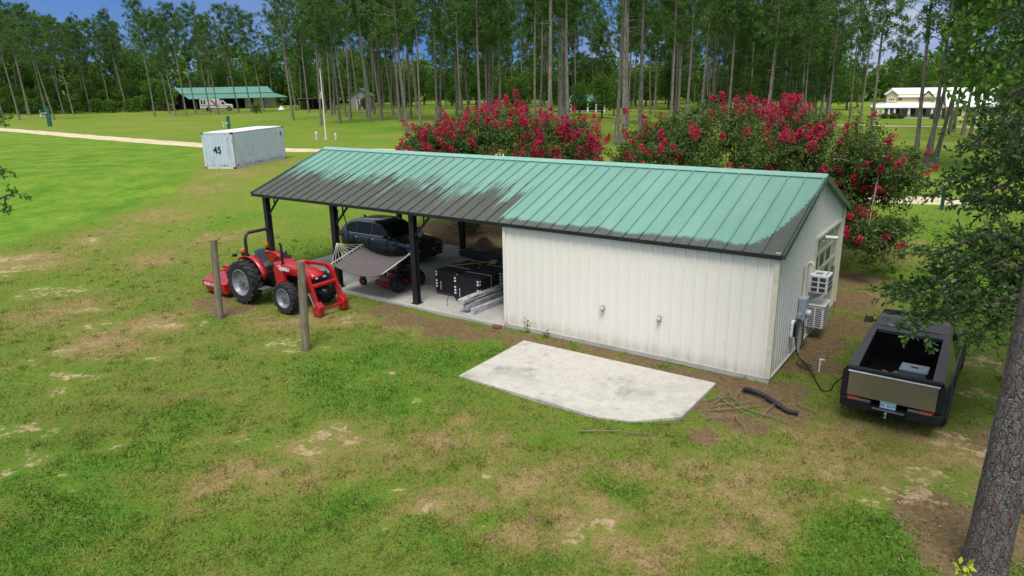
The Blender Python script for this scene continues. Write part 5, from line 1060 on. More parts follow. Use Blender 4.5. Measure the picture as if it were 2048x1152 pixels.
# porch roof, hipped at the left
PW = 14.0; pe, pt = 2.15, 2.95
MB().raw([(0, 0, pe), (PW, 0, pe), (PW - .5, 3.0, pt), (3.0, 3.0, pt), (3.0, 10, pt), (0, 10, pe), (0, 0, pe - .14), (PW, 0, pe - .14), (0, 10, pe - .14)], [(0, 1, 2, 3), (0, 3, 4, 5), (0, 1, 7, 6), (0, 5, 8, 6)]).build('porch_roof', m_whiter, hs)
MB().box((PW / 2, 1.5, .12), (PW - .4, 3.0, .24)).build('porch_floor', m_conc, hs)
for x_ in (.3, 1.3, 2.35, 3.45, 4.55, 7.3, 9.6, 11.6, 13.2):
    c_ = MB().prism([(x_ - .26, .75), (x_ + .26, .75), (x_ + .13, pe - .12), (x_ - .13, pe - .12)], .18, .55, 'xz').build('porch_column', m_wtrim, hs); MB().box((x_, .36, .40), (.62, .55, .78)).build('pier', mat('stone_pier', (.28, .25, .22), .9), c_)
for y_ in (2.5, 5.0, 7.5): MB().prism([(y_ - .26, .75), (y_ + .26, .75), (y_ + .13, pe - .12), (y_ - .13, pe - .12)], .18, .5, 'yz').build('porch_column', m_wtrim, hs)
MB().box((8.5, 6.6, 1.6), (11.0, 7.2, 3.2)).build('wall', m_yel, hs)
for x_, w_ in ((3.7, .7), (5.2, .9), (8.2, .9), (10.2, 1.0), (12.9, .8)): MB().box((x_, 2.97, 1.35), (w_, .06, 1.5)).build('window', m_win, hs)
MB().box((6.7, 2.965, 1.25), (.95, .07, 1.9)).build('door', mat('porch_door', (.35, .28, .18), .5), hs)
# upper storey with front gable and side gable
MB().box((8.0, 6.6, 3.7), (9.6, 6.4, 1.7)).build('upper_wall', m_yel, hs)
MB().prism([(2.9, 2.9), (4.7, 2.9), (4.7, 4.55), (3.8, 5.15), (2.9, 4.55)], 2.6, 8, 'xz').build('gable_bay', m_yel, hs)
for s_ in (-1, 1): MB().raw([(3.8, 2.1, 5.42), (3.8, 8, 5.42), (3.8 + s_ * 1.35, 8, 4.5), (3.8 + s_ * 1.35, 2.1, 4.5), (3.8, 2.1, 5.27), (3.8 + s_ * 1.35, 2.1, 4.35)], [(0, 1, 2, 3), (0, 3, 5, 4)]).build('gable_roof', m_whiter, hs)
for k in range(3): MB().box((3.45 + .36 * k, 2.57, 3.55), (.22, .06, .22)).build('small_window', m_win, hs)
MB().box((3.8, 2.56, 3.25), (1.7, .05, .12)).build('band', m_wtrim, hs)
for x_ in (2.95, 4.65): MB().box((x_, 2.575, 3.7), (.12, .06, 1.6)).build('corner_board', m_wtrim, hs)
for x_ in (5.6, 9.4): MB().box((x_, 3.37, 3.55), (.6, .06, .3)).build('small_window', m_win, hs)
MB().raw([(3.8, 6.6, 5.7), (16.5, 6.6, 5.7), (16.5, 3.0, 4.1), (4.6, 3.0, 4.1), (16.5, 10.4, 4.1), (3.8, 10.4, 4.1), (4.6, 3.0, 3.98), (16.5, 3.0, 3.98)], [(0, 1, 2, 3), (0, 1, 4, 5), (3, 2, 7, 6)]).build('main_roof', m_whiter, hs)
MB().prism([(9.8, 4.0), (11.6, 4.0), (10.7, 4.9)], 2.5, 5, 'xz').build('dormer', m_yel, hs)
for s_ in (-1, 1): MB().raw([(10.7, 2.2, 6.15 - .9), (10.7, 6.5, 6.15 - .9), (10.7 + s_ * 1.5, 6.5, 3.85), (10.7 + s_ * 1.5, 2.2, 3.85)], [(0, 1, 2, 3)]).build('dormer_roof', m_whiter, hs)
# right wing
MB().prism([(-3.0, 0), (7.5, 0), (7.5, 2.6), (2.25, 5.6), (-3.0, 2.6)], 14.0, 22.5, 'yz').build('wing_wall', m_yel, hs)
MB().raw([(13.6, -3.6, 2.45), (23, -3.6, 2.45), (23, 2.25, 5.75), (13.6, 2.25, 5.75), (23, 8.1, 2.45), (13.6, 8.1, 2.45), (13.6, -3.6, 2.3), (23, -3.6, 2.3), (13.6, 2.25, 5.6)], [(0, 1, 2, 3), (3, 2, 4, 5), (0, 1, 7, 6), (0, 6, 8, 3)]).build('wing_roof', m_whiter, hs)
for x_ in (16, 19): MB().box((x_, -3.03, 1.3), (1.1, .06, 1.3)).build('window', m_win, hs)
for k, (x_, lab) in enumerate(((1.6, 'round dark shrub at the porch corner of the farmhouse'), (2.9, 'low dark shrub second from the porch corner'), (4.1, 'small dark shrub before the third porch column'), (9.0, 'dark rounded shrub before the middle of the porch'), (12.4, 'wide dark shrub at the right end of the porch'))):
    nn = 900; D = rand_dirs(nn); P = D * (rng.random((nn, 1)) ** .4) * np.array([.65, .45, .45]) + np.array([0, 0, .45]); d2 = rand_dirs(nn, .4); V, F = leaves(P, d2, sides(d2), .2, .1)
    o = np_mesh('porch_shrub', V, F, m_weed); c_ = Matrix.Rotation(HX, 4, 'Z') @ Vector((x_, -.7, 0)); o.location = (63.9 + c_.x, 127.4 + c_.y, 0); tag(o, lab, 'shrub')

# ---------------------------------------------------------------- vegetation
def bark(name, lo, hi, scale=(9, 9, 1.6), bmp=.6):
    mt, N, b = new_mat(name); o_ = N.obj(scale); n1 = N.noise(o_, 1.5, 5, .65); n2 = N.noise(N.obj(), .6, 3)
    c = N.ramp(n1, [(.36, lo), (.6, hi)]); c = N.mix(N.m('MULTIPLY', N.sstep(n2, .45, .65), .35), c, (.10, .095, .075, 1))
    N.l.new(c, b.inputs['Base Color']); b.inputs['Roughness'].default_value = .95; b.inputs['Specular IOR Level'].default_value = .1
    N.l.new(N.bump(n1, bmp, .05), b.inputs['Normal']); return mt
m_pbark = bark('pine_bark', (.090, .076, .066), (.28, .245, .215)); m_obark = bark('oak_bark', (.05, .042, .034), (.15, .13, .105)); m_mbark = bark('myrtle_bark', (.10, .07, .05), (.26, .20, .15))
m_need = leaf_mat('pine_needles', [(.15, (.036, .092, .016)), (.45, (.068, .155, .026)), (.7, (.112, .215, .040)), (.95, (.19, .28, .08))], .42)
m_bleaf = leaf_mat('broad_leaves', [(.15, (.036, .098, .012)), (.45, (.075, .175, .020)), (.7, (.128, .235, .030)), (.95, (.21, .30, .056))], .45)
m_mleaf = leaf_mat('myrtle_leaves', [(.1, (.026, .068, .013)), (.4, (.055, .122, .022)), (.68, (.108, .170, .030)), (.88, (.17, .17, .045)), (1.0, (.22, .11, .04))], .3)
m_bloss = leaf_mat('crimson_blossom', [(.15, (.26, .007, .032)), (.5, (.50, .016, .068)), (.85, (.64, .055, .14))], .25, .6, .2)
m_oleaf = leaf_mat('oak_leaves', [(.1, (.024, .062, .011)), (.45, (.050, .118, .019)), (.75, (.095, .175, .030)), (.97, (.21, .28, .06))], .25, .38, .5)

def pine_proto(h, base, spread, nb, seed):
    """trunk (with limbs) and crown meshes of one pine of height h; crown starts at base*h"""
    random.seed(seed); t_ = MB(); pts = []; n_ = 9; bx, by = random.uniform(-.4, .4), random.uniform(-.4, .4)
    for k in range(n_): t = k / (n_ - 1); pts.append(Vector((bx * math.sin(t * 2.6), by * math.sin(t * 2.2), -.1 + h * .97 * t)))
    rs = [.175 * (1 - .78 * (k / (n_ - 1)) ** 1.1) + (.08 if k == 0 else 0) for k in range(n_)]; t_.tube(pts, rs, 8)
    def axis_pt(z): t = max(0, min(.999, z / (h * .97))) * (n_ - 1); k = int(t); return pts[k].lerp(pts[k + 1], t - k)
    C_, DD = [], []
    for k in range(nb):
        f_ = (k + random.random()) / nb; z = h * (base + (1 - base) * f_); a = k * 2.399 + random.uniform(-.5, .5)
        L = spread * (.45 + .55 * math.sin(min(1, f_ * 1.25 + .12) * PI * .85)) * random.uniform(.55, 1.15) * (1.0 if f_ < .85 else .6)
        p0 = axis_pt(z); d = Vector((math.cos(a), math.sin(a), random.uniform(.0, .45) + .35 * f_)); p1 = p0 + d * L * .6; p2 = p0 + d * L + Vector((0, 0, L * .14))
        t_.tube([p0, p1, p2], [.05, .03, .012], 4, caps=False)
        for j in range(random.randint(5, 8)):
            u = random.uniform(.35, 1.05); q = p0.lerp(p1, min(1, u / .6)) if u < .6 else p1.lerp(p2, (u - .6) / .4)
            C_.append(q + Vector((random.gauss(0, .28), random.gauss(0, .28), random.gauss(.08, .20))) * (L / 2.2 + .4)); DD.append(d)
    for k in range(5):
        z = h * (base - .05 - .12 * random.random()); a = random.uniform(0, 6.28); p0 = axis_pt(z); t_.tube([p0, p0 + Vector((math.cos(a), math.sin(a), .05)) * random.uniform(.5, 1.6)], [.035, .01], 4, caps=False)
    C_ = np.array([tuple(c) for c in C_]); nper = 30; P = np.repeat(C_, nper, 0); D = rand_dirs(len(P), .25); P = P + rng.normal(0, .13, P.shape)
    V, F = leaves(P, D, sides(D), .28 + .32 * rng.random(len(P)), .105)
    tr = t_.build('trunk', m_pbark, None, smooth=True); cr = np_mesh('crown', V, F, m_need)
    random.seed(seed + 99); return tr, cr
PROTO = [pine_proto(23, .50, 3.7, 32, 1), pine_proto(24, .56, 3.4, 28, 2), pine_proto(22, .44, 3.9, 34, 3), pine_proto(25, .60, 3.4, 26, 4), pine_proto(18, .22, 3.6, 46, 5), pine_proto(23, .52, 3.1, 30, 6)]
first = {}
def pine(x, y, k, sc, lab, grp, rz=None, lean=(0, 0), fat=1.0):
    tr, cr = PROTO[k]; r_ = bpy.data.objects.new('pine_tree', None); link(r_); r_.rotation_mode = 'ZYX'; r_.location = (x, y, ztf(x, y)); r_.rotation_euler = (lean[0], lean[1], random.uniform(0, 6.28) if rz is None else rz); r_.scale = (sc * fat, sc * fat, sc)
    for o in (tr, cr):
        c_ = o if k not in first else o.copy()
        if k in first: COL.objects.link(c_)
        c_.parent = r_
    first[k] = 1; return tag(r_, lab, 'pine tree', grp)
PL=[(-96.5,144.2),(-121.0,175.1),(-87.8,141.3),(-108.1,165.2),(-107.2,169.8),(-106.0,174.5),(-99.1,166.7),(-103.8,182.0),(-99.4,183.1),(-94.1,180.9)]
PB=[(-72.5,149.8),(-76.6,165.4),(-68.5,150.5),(-65.9,149.5),(-70.8,165.7),(-66.9,164.1),(-61.3,154.5),(-60.5,164.1),(-58.3,165.8),(-53.9,161.3)]
PF=[(-36.2,122.5),(-48.5,167.2),(-42.1,154.0),(-40.9,163.9),(-33.9,139.6),(-25.6,110.5),(-29.4,132.1),(-26.2,120.8),(-28.8,153.4),(-21.6,113.3),(-20.2,115.7),(-21.3,134.9),(-12.3,87.5),(-24.9,128.7),(-37.0,147.3),(-32.7,160.3),(-21.0,141.0),(-18.7,130.1)]
PM=[(3.4,61.9),(6.6,92.2),(7.0,85.9),(10.4,70.2),(10.4,65.7),(13.8,75.6),(7.5,97.5),(4.7,110.4),(21.8,98.1),(23.8,98.0),(29.5,112.4),(32.7,108.8),(39.0,117.7),(36.0,101.9),(47.6,118.2)]
PR=[(42.6,114.2),(39.3,78.5),(49.0,127.0),(59.4,126.8),(52.5,122.6),(34.1,60.1),(35.8,61.7),(34.2,58.3),(36.4,61.3),(58.5,96.1),(57.9,94.3),(56.1,89.4),(53.8,84.4),(49.0,75.3),(56.5,116.9)]
KS = [0, 1, 2, 3, 5]
def ks(): return random.choice(KS)
random.seed(21)
for i, p in enumerate(PL): pine(*p, ks(), random.uniform(.88, 1.02), 'tall pine at the far left edge of the lawn before the dark woods', 'pines before the woods at the far left', lean=(random.uniform(-.02, .02), random.uniform(-.13, -.06)))
for i, p in enumerate(PB): pine(*p, ks(), random.uniform(.86, .98), 'tall pine standing on the lawn in front of the green roofed barn', 'pines in front of the barn', lean=(random.uniform(-.02, .02), random.uniform(-.11, -.04)))
labF = {0: 'tall pine on the lawn just right of the barn, alone and near', 5: 'thick pine right of the flagpole standing nearest on the bright green lawn', 12: 'tall bare pine trunk rising at the left edge of the red flowering shrub'}
for i, p in enumerate(PF): pine(*p, ks(), random.uniform(.95, 1.1), labF.get(i, 'tall pine in the stand around the small gabled shed'), None if i in labF else 'pines around the small gabled shed', lean=(random.uniform(-.02, .02), random.uniform(-.08, -.01)))
labM = {0: 'pale straight pine trunk rising behind the top of the left red shrub', 5: 'pale leaning pine trunk behind the gap between the two red shrubs'}
for i, p in enumerate(PM): pine(*p, ks(), random.uniform(.98, 1.15), labM.get(i, 'tall pine rising behind the red flowering shrubs'), None if i in labM else 'pines behind the red flowering shrubs', lean=(random.uniform(-.02, .02), random.uniform(-.03, .03)), fat=1.05)
labR = {1: 'thick dark pine trunk behind the right end of the red shrub', 9: 'thin pine in front of the farmhouse wing, left of a pair', 10: 'thin pine in front of the farmhouse wing, right of a pair', 11: 'pine on the slope before the wing of the farmhouse, farthest of three', 12: 'pine on the slope before the wing of the farmhouse, middle of three', 13: 'stout pine on the slope before the wing, nearest of three'}
for i, p in enumerate(PR):
    cl_ = 5 <= i <= 8
    pine(*p, ks(), random.uniform(.95, 1.1), 'pine in the tight clump of trunks before the farmhouse porch' if cl_ else labR.get(i, 'tall pine standing left of the farmhouse'), 'clump of pines before the farmhouse' if cl_ else (None if i in labR else 'pines left of the farmhouse'), lean=((random.uniform(-.02, .02), (-.03, .09, .02, .13)[i - 5]) if cl_ else (random.uniform(-.02, .02), random.uniform(-.01, .05))), fat=1.0)
# the stand itself: scattered pines filling the middle distance
placed = PL + PB + PF + PM + PR; n_add = 0; random.seed(33)
def clear(x, y, d): return all((x - a) ** 2 + (y - b_) ** 2 > d * d for a, b_ in placed)
while n_add < 118:
    y = random.uniform(98, 205); a = random.uniform(-.26, .42); x = a * y
    if not clear(x, y, 4.0): continue
    if (-92 < x < -54 and 150 < y < 205) or (58 < x < 92 and 95 < y < 150) or (-41 < x < -31 and 150 < y < 182) or (9 < x < 22 and 120 < y < 143) or (abs(x / y + .206) < .022 and y < 175) or (abs(x / y - .115) < .03 and y < 140): continue
    placed.append((x, y)); n_add += 1
    pine(x, y, random.choice(KS + ([4] if y > 150 else [])), random.uniform(.88, 1.14), 'pine in the deep stand behind the shed and shrubs', 'pines in the deep stand', lean=(random.uniform(-.03, .03), random.uniform(-.04, .04)))
n_add = 0
while n_add < 34:
    y = random.uniform(165, 212); a = random.uniform(-.72, -.27); x = a * y
    if not clear(x, y, 5.0) or (-96 < x < -52 and y < 203): continue
    placed.append((x, y)); n_add += 1
    pine(x, y, ks(), random.uniform(.85, 1.0), 'pine among the woods behind the far left lawn and barn', 'pines in the woods behind the barn', lean=(random.uniform(-.02, .02), random.uniform(-.03, .03)))
n_add = 0
while n_add < 26:
    y = random.uniform(100, 170); a = random.uniform(.31, .44); x = a * y
    if not clear(x, y, 4.5): continue
    placed.append((x, y)); n_add += 1
    pine(x, y, random.choice([4, 4, 2, 0]), random.uniform(.75, .95), 'bushy green pine with low branches left of the farmhouse', 'bushy pines left of the farmhouse')
for x, y in ((96, 160), (104, 150), (88, 165), (112, 158), (80, 168), (72, 172), (118, 170), (64, 165)): pine(x, y, 4, random.uniform(.85, 1.05), 'bushy pine rising behind the farmhouse roof', 'pines behind the farmhouse')

# broadleaf trees
def broad_proto(h, r_, n_l, seed, lo=.12, q=.42):
    random.seed(seed); t_ = MB(); top = Vector((random.uniform(-.5, .5), random.uniform(-.5, .5), h * .8)); t_.tube([(0, 0, -.1), (.1, 0, h * .3), tuple(top)], [.32, .24, .06], 8)
    lob = []
    for k in range(16):
        a = k * 2.4; z = h * (lo + .14 + (.84 - lo) * ((k + .5) / 16)); rr = r_ * (.62 if z > h * .7 else .8) * random.uniform(.35, .85)
        c_ = Vector((rr * math.cos(a), rr * math.sin(a), z)); lob.append((c_, r_ * random.uniform(.32, .52))); t_.tube([top * (z / h * .8), tuple(c_)], [.08, .02], 4, caps=False)
    P = []; 
    for c_, s_ in lob:
        m_ = int(n_l / len(lob)); d = rand_dirs(m_, .15); P.append(np.array(c_) + d * s_ * (.55 + .5 * rng.random((m_, 1))) * np.array([1, 1, .8]))
    P = np.concatenate(P); D = rand_dirs(len(P), -.1); V, F = leaves(P, D, sides(D), q * (.7 + .6 * rng.random(len(P))), q * .6)
    return t_.build('trunk', m_obark, None, smooth=True), np_mesh('crown', V, F, m_bleaf)
BPR = [broad_proto(12, 4.6, 5200, 50), broad_proto(14, 5.0, 5200, 51), broad_proto(10, 4.2, 4600, 52), broad_proto(3.2, 1.9, 1500, 53, .02, .30)]; bfirst = {}
def broad(x, y, k, sc, lab, grp, name='broadleaf_tree', cat='tree', sz=1.0):
    tr, cr = BPR[k]; r_ = bpy.data.objects.new(name, None); link(r_); r_.location = (x, y, ztf(x, y)); r_.rotation_euler = (0, 0, random.uniform(0, 6.28)); r_.scale = (sc, sc, sc * sz)
    for o in (tr, cr):
        c_ = o.copy() if k in bfirst else o
        if k in bfirst: COL.objects.link(c_)
        c_.parent = r_
    bfirst[k] = 1; return tag(r_, lab, cat, grp)
random.seed(77)
for i in range(34):
    x = -172 + i * 3.9 + random.uniform(-1.5, 1.5); y = 203 + random.uniform(-6, 14) + (8 if x > -90 else -4)
    broad(x, y, random.choice([0, 1, 2]), random.uniform(.85, 1.15), 'leafy tree in the dark woods behind the barn and left lawn', 'leafy trees in the woods behind the barn')
for i in range(16): broad(-128 + i * 2.9 + random.uniform(-1, 1), 184 + random.uniform(-3, 9), random.choice([2, 0]), random.uniform(.55, .8), 'low leafy tree at the front of the woods at the far left', 'low leafy trees at the left wood edge')
for i in range(12): broad(-122 + i * 3.0 + random.uniform(-1, 1), 177 + random.uniform(-2, 3), 3, random.uniform(.8, 1.3), 'green bush along the wood edge at the far left', 'bushes along the left wood edge', 'bush', 'bush')
for x, y, s_, k in ((-44, 178, .8, 0), (-52, 186, .9, 1), (-26, 185, .75, 2), (-14, 180, .7, 0), (-2, 176, .65, 2), (6, 168, .6, 0), (14, 164, .6, 2), (26, 160, .6, 0), (36, 165, .65, 1), (46, 158, .6, 2), (54, 160, .7, 0), (62, 158, .8, 1), (74, 160, .75, 2), (86, 154, .8, 0), (99, 146, .85, 1), (-36, 190, .9, 1), (-8, 195, .8, 0), (20, 190, .8, 1)):
    broad(x, y, k, s_ * 1.0, 'leafy understory tree among the pine trunks of the deep stand', 'understory trees in the pine stand')
random.seed(91)
for i in range(34):
    y = random.uniform(168, 208); a = -.20 + .62 * (i + random.random()) / 34; broad(a * y, y, random.choice([3, 3, 2, 0]), random.uniform(.6, 1.0), 'low leafy understory tree at the back of the deep pine stand', 'low understory trees at the back of the stand')
for lab, x, y, k, s_, z_ in (('pale flowering leafy tree behind the flagpole', -42.5, 172, 2, .72, 1.0), ('rounded pale green tree behind the top of the left red shrub', 1.5, 128, 2, .62, 1.0), ('leafy green tree behind the gap between the two red shrubs', 15.0, 118, 0, .55, 1.0), ('second rounded green tree behind the left red shrub, by the cottage', 8.2, 138, 2, .66, 1.0), ('big feathery green tree at the right edge, before the farmhouse wing', 37.2, 53, 1, 1.30, 1.1), ('second tall leafy tree at the right edge, farther back', 58, 74, 0, 1.4, 1.0), ('leafy tree screening the white cottage on its left side', 12.4, 128, 2, .50, 1.0), ('leafy tree screening the white cottage on its right side', 18.4, 128, 0, .45, 1.0)):
    broad(x, y, k, s_, lab, None, sz=z_)
broad(-54.6, 158.5, 3, .62, 'small bush growing at the foot of a leaning pine before the barn', None, 'bush', 'bush'); broad(-49, 176, 3, .6, 'low bush on the grass right of the barn room', None, 'bush', 'bush')
# far wood that closes the view
nW = 190; cs = []
for k in range(nW):
    a = -1.02 + 2.04 * (k + random.random()) / nW; d = random.uniform(228, 262); cs.append((d * math.sin(a), d * math.cos(a), random.uniform(4.5, 8.5) * (1.25 if a < -.2 else 1.0), random.uniform(4, 6.5)))
P = []
for (x, y, hz, r_) in cs:
    m_ = 230; d = rand_dirs(m_, .2); P.append(np.array([x, y, ztf(x, y) + hz * .8]) + d * np.array([r_, r_, hz]) * (.75 + .3 * rng.random((m_, 1))))
P = np.concatenate(P); P = P[P[:, 2] > 0]; D = rand_dirs(len(P)); V, F = leaves(P, D, sides(D), 1.3 + rng.random(len(P)), 1.1)
tag(np_mesh('forest', V, F, m_bleaf), 'dark far woods closing the lawn behind the pines', 'woods', kind='stuff')
# dead leaves and pine straw lying on the ground
m_lit = leaf_mat('dead_leaf', [(.1, (.07, .035, .018)), (.5, (.20, .11, .055)), (.9, (.36, .25, .15))], .05, .9, .1)
n_ = 60000; xx = rng.uniform(-15, 15, n_); yy = rng.uniform(8, 38, n_); sa, st, dr, lu = masks(xx, yy); lx, ly = to_local(xx, yy)
kp = (rng.random(n_) < np.clip(st * 1.1, 0, 1) + .07) & ~((lx > -19.95) & (lx < .03) & (ly > -.03) & (ly < 7.75)) & ~in_poly(xx, yy, PAD)
xx, yy = xx[kp], yy[kp]; n_ = len(xx); D = rand_dirs(n_); D[:, 2] = np.abs(D[:, 2]) * .25; S = sides(D); S[:, 2] *= .3
V, F = leaves(np.stack([xx, yy, np.full(n_, .022)], 1), D, S, .04 + .07 * rng.random(n_), .018 + .03 * rng.random(n_))
tag(np_mesh('leaf_litter', V, F, m_lit), 'brown dead leaves and pine straw scattered on bare soil', 'leaf litter', kind='stuff')

# crape myrtles
def myrtle(lab, base, lobes, zlo, n_l, n_f, seed, droop=None):
    random.seed(seed); ctr, rad = lobes[0][0], lobes[0][1]; t_ = thing('crape_myrtle', lab, 'flowering shrub', (base[0], base[1], ztf(*base))); B = Vector((0, 0, 0)); cz = Vector((ctr[0] - base[0], ctr[1] - base[1], ctr[2]))
    stems = MB(); tips = []
    for k in range(13):
        a = k * 2.399; st_ = Vector((.35 * math.cos(a), .35 * math.sin(a), -.05)) * random.uniform(.3, 1); ti = Vector((cz.x + rad[0] * .62 * math.cos(a), cz.y + rad[1] * .62 * math.sin(a), cz.z + random.uniform(-.6, 1.0)))
        md_ = st_.lerp(ti, .5) + Vector((0, 0, .7)); stems.tube([st_, st_.lerp(md_, .5) + Vector((0, 0, .25)), md_, ti], [.075, .06, .045, .02], 6); tips += [md_, ti]
    sh, fl = [], []
    nsh = n_l // 55
    wts = [l[2] for l in lobes]
    for lo_ in lobes[1:]:
        q = Vector(lo_[0]) - Vector((base[0], base[1], 0))
        for k in range(4): e = q + Vector((random.gauss(0, .4) * lo_[1][0], random.gauss(0, .4) * lo_[1][1], random.gauss(0, .3))); s_ = min(tips, key=lambda g: (g - e).length); stems.tube([s_, s_.lerp(e, .5) + Vector((0, 0, .2)), e], [.04, .03, .012], 5, caps=False); tips.append(e)
    for k in range(nsh):
        ctr, rad, _w = random.choices(lobes, wts)[0]; cz = Vector((ctr[0] - base[0], ctr[1] - base[1], ctr[2])); d = Vector(rand_dirs(1, .22)[0]); f_ = random.random() ** .30
        wob = .86 + .24 * vnoise(np.array([d.x * 2 + 9 + seed]), np.array([d.y * 2 + d.z * 1.7 + 9]), 1.6)[0]
        e = Vector((cz.x + d.x * rad[0] * f_ * wob, cz.y + d.y * rad[1] * f_ * wob, cz.z + d.z * rad[2] * f_ * wob))
        if e.z < zlo: e.z = zlo + random.random() * .8
        s_ = min(tips, key=lambda q: (q - e).length); p0 = e + (s_ - e).normalized() * min(1.5, (s_ - e).length); sh.append((p0, e))
        if k % 9 == 0: stems.tube([s_, p0, e], [.018, .012, .004], 3, caps=False)
        if f_ > .74 and d.z > -.5: fl.append((e, d))
    if droop:
        for (q, L) in droop:
            q = Vector(q) - Vector((base[0], base[1], 0)); s_ = min(tips, key=lambda g: (g - q).length); stems.tube([s_, s_.lerp(q, .6) + Vector((0, 0, .3)), q], [.03, .02, .006], 4, caps=False)
            for k in range(L): u = random.uniform(.35, 1); p0 = s_.lerp(q, u) + Vector((random.gauss(0, .25), random.gauss(0, .3), random.gauss(.1, .2))); sh.append((p0, p0 + Vector((random.gauss(0, .3), random.gauss(0, .3), random.gauss(-.1, .15)))))
    P0 = np.array([tuple(a) for a, b_ in sh]); P1 = np.array([tuple(b_) for a, b_ in sh]); m_ = 55; u = rng.random((len(sh), m_, 1)); P = (P0[:, None] * (1 - u) + P1[:, None] * u).reshape(-1, 3) + rng.normal(0, .085, (len(sh) * m_, 3))
    D = rand_dirs(len(P), .15); V, F = leaves(P, D, sides(D), .10 + .07 * rng.random(len(P)), .062)
    stems.build('stems', m_mbark, t_, smooth=True); np_mesh('foliage', V, F, m_mleaf, t_)
    # blossom panicles gather in bunches near the outer tips
    random.shuffle(fl); cen = fl[:n_f // 4]; pts = []
    for e, d in cen:
        for j in range(random.choice([1, 2, 3, 4, 7])): pts.append((e + Vector((random.gauss(0, .30), random.gauss(0, .30), random.gauss(.0, .16))) + d * .04, d))
    pts += fl[n_f // 4: n_f // 4 + n_f // 3]
    if droop: pts += [(Vector(q) - Vector((base[0], base[1], 0)) + Vector((random.gauss(0, .2), random.gauss(0, .2), .15)), Vector((0, 0, 1))) for (q, L) in droop[:2]]
    m_ = 85; c0 = np.array([tuple(e) for e, d in pts]); up_ = np.array([tuple((Vector(d) + Vector((0, 0, .8))).normalized()) for e, d in pts]); tt = rng.random((len(pts), m_, 1)) ; szz = (.20 + .20 * rng.random((len(pts), 1, 1)))
    rd = rng.normal(size=(len(pts), m_, 3)); rd /= np.linalg.norm(rd, axis=2, keepdims=True)
    P = (c0[:, None] + up_[:, None] * (tt - .3) * szz + rd * (.55 * (1 - tt * .6)) * szz * (.6 + .4 * rng.random((len(pts), m_, 1)))).reshape(-1, 3)
    D = rand_dirs(len(P)); V, F = leaves(P, D, sides(D), .06 + .04 * rng.random(len(P)), .05); np_mesh('blossoms', V, F, m_bloss, t_)
myrtle('broad crimson flowering shrub behind the carport half of the roof', (-2.2, 35.0), [((-.6, 35.2, 3.85), (4.5, 4.0, 2.3), 6), ((-3.6, 35.0, 3.7), (2.2, 2.6, 1.9), 2), ((2.8, 35.4, 3.9), (2.1, 2.6, 1.9), 2.0)], 1.9, 110000, 470, 5)
myrtle('wide sprawling crimson flowering shrub behind the shed half, its right branches hanging low', (9.6, 29.2), [((8.8, 29.2, 4.0), (4.9, 4.0, 2.7), 6), ((12.3, 28.6, 4.0), (2.9, 3.4, 2.4), 3.2), ((14.3, 28.0, 3.3), (1.9, 2.4, 1.5), 2), ((13.2, 26.3, 1.7), (1.5, 1.5, .9), 1.3), ((6.0, 29.6, 3.7), (1.8, 2.6, 1.9), 1.7)], .8, 150000, 340, 8, droop=[((15.4, 27.2, 3.4), 16), ((16.3, 28.2, 4.1), 14), ((14.6, 26.0, 1.9), 16), ((13.6, 25.0, .9), 14), ((14.9, 27.0, 2.7), 14), ((12.6, 25.2, 1.4), 14), ((16.0, 28.0, 3.2), 12)])
# shoots sprouting round the left shrub's stems
nn = 1500; P = np.stack([rng.normal(0, .42, nn), rng.normal(0, .42, nn), rng.random(nn) * 1.9 + .1], 1); D = rand_dirs(nn, .3); V, F = leaves(P, D, sides(D), .11, .05); o = np_mesh('stem_shoots', V, F, m_mleaf)
o.location = (-2.2, 34.7, 0); tag(o, 'leafy basal shoots around the stems under the carport roof line', 'shoots')

# oak overhanging from the right, its trunk outside the frame
OAK=[[(10.29,13.5,4.31),(8.85,13.0,4.01),(8.03,12.8,3.69),(7.3,12.6,3.47),(6.96,12.5,3.55)],[(10.08,13.0,3.55),(8.87,12.6,3.49),(7.98,12.3,3.31),(7.41,12.2,3.06),(7.46,12.0,2.86)],[(10.57,14.0,4.71),(9.29,13.5,5.01),(8.75,13.3,5.06)],[(10.35,14.0,5.89),(9.52,14.0,5.62),(8.84,13.8,5.41),(8.32,13.6,5.16)],[(10.6,14.5,6.44),(9.54,14.2,6.23),(9.01,14.0,6.01)],[(9.88,12.6,3.08),(8.85,12.3,3.0),(8.59,12.2,2.65)],[(9.96,13.0,4.14),(9.02,12.8,4.48),(8.34,12.6,4.44),(7.77,12.5,4.25),(7.51,12.5,4.16)],[(10.85,15.0,7.0),(10.18,15.0,6.77),(9.98,15.0,6.42)],[(11.02,15.5,7.99),(10.47,15.5,7.61)],[(9.65,12.5,3.88),(8.81,12.5,3.99),(8.15,12.4,3.75),(7.66,12.3,3.6)],[(10.91,15.5,8.57),(10.43,15.5,8.39)],[(9.84,13.2,5.52),(9.22,13.2,5.34),(8.78,13.2,5.21)],[(9.59,12.3,3.47),(8.8,12.2,3.42),(8.13,12.1,3.27),(7.79,12.1,3.18)],[(9.61,13.0,6.0),(9.19,13.0,5.83)]]
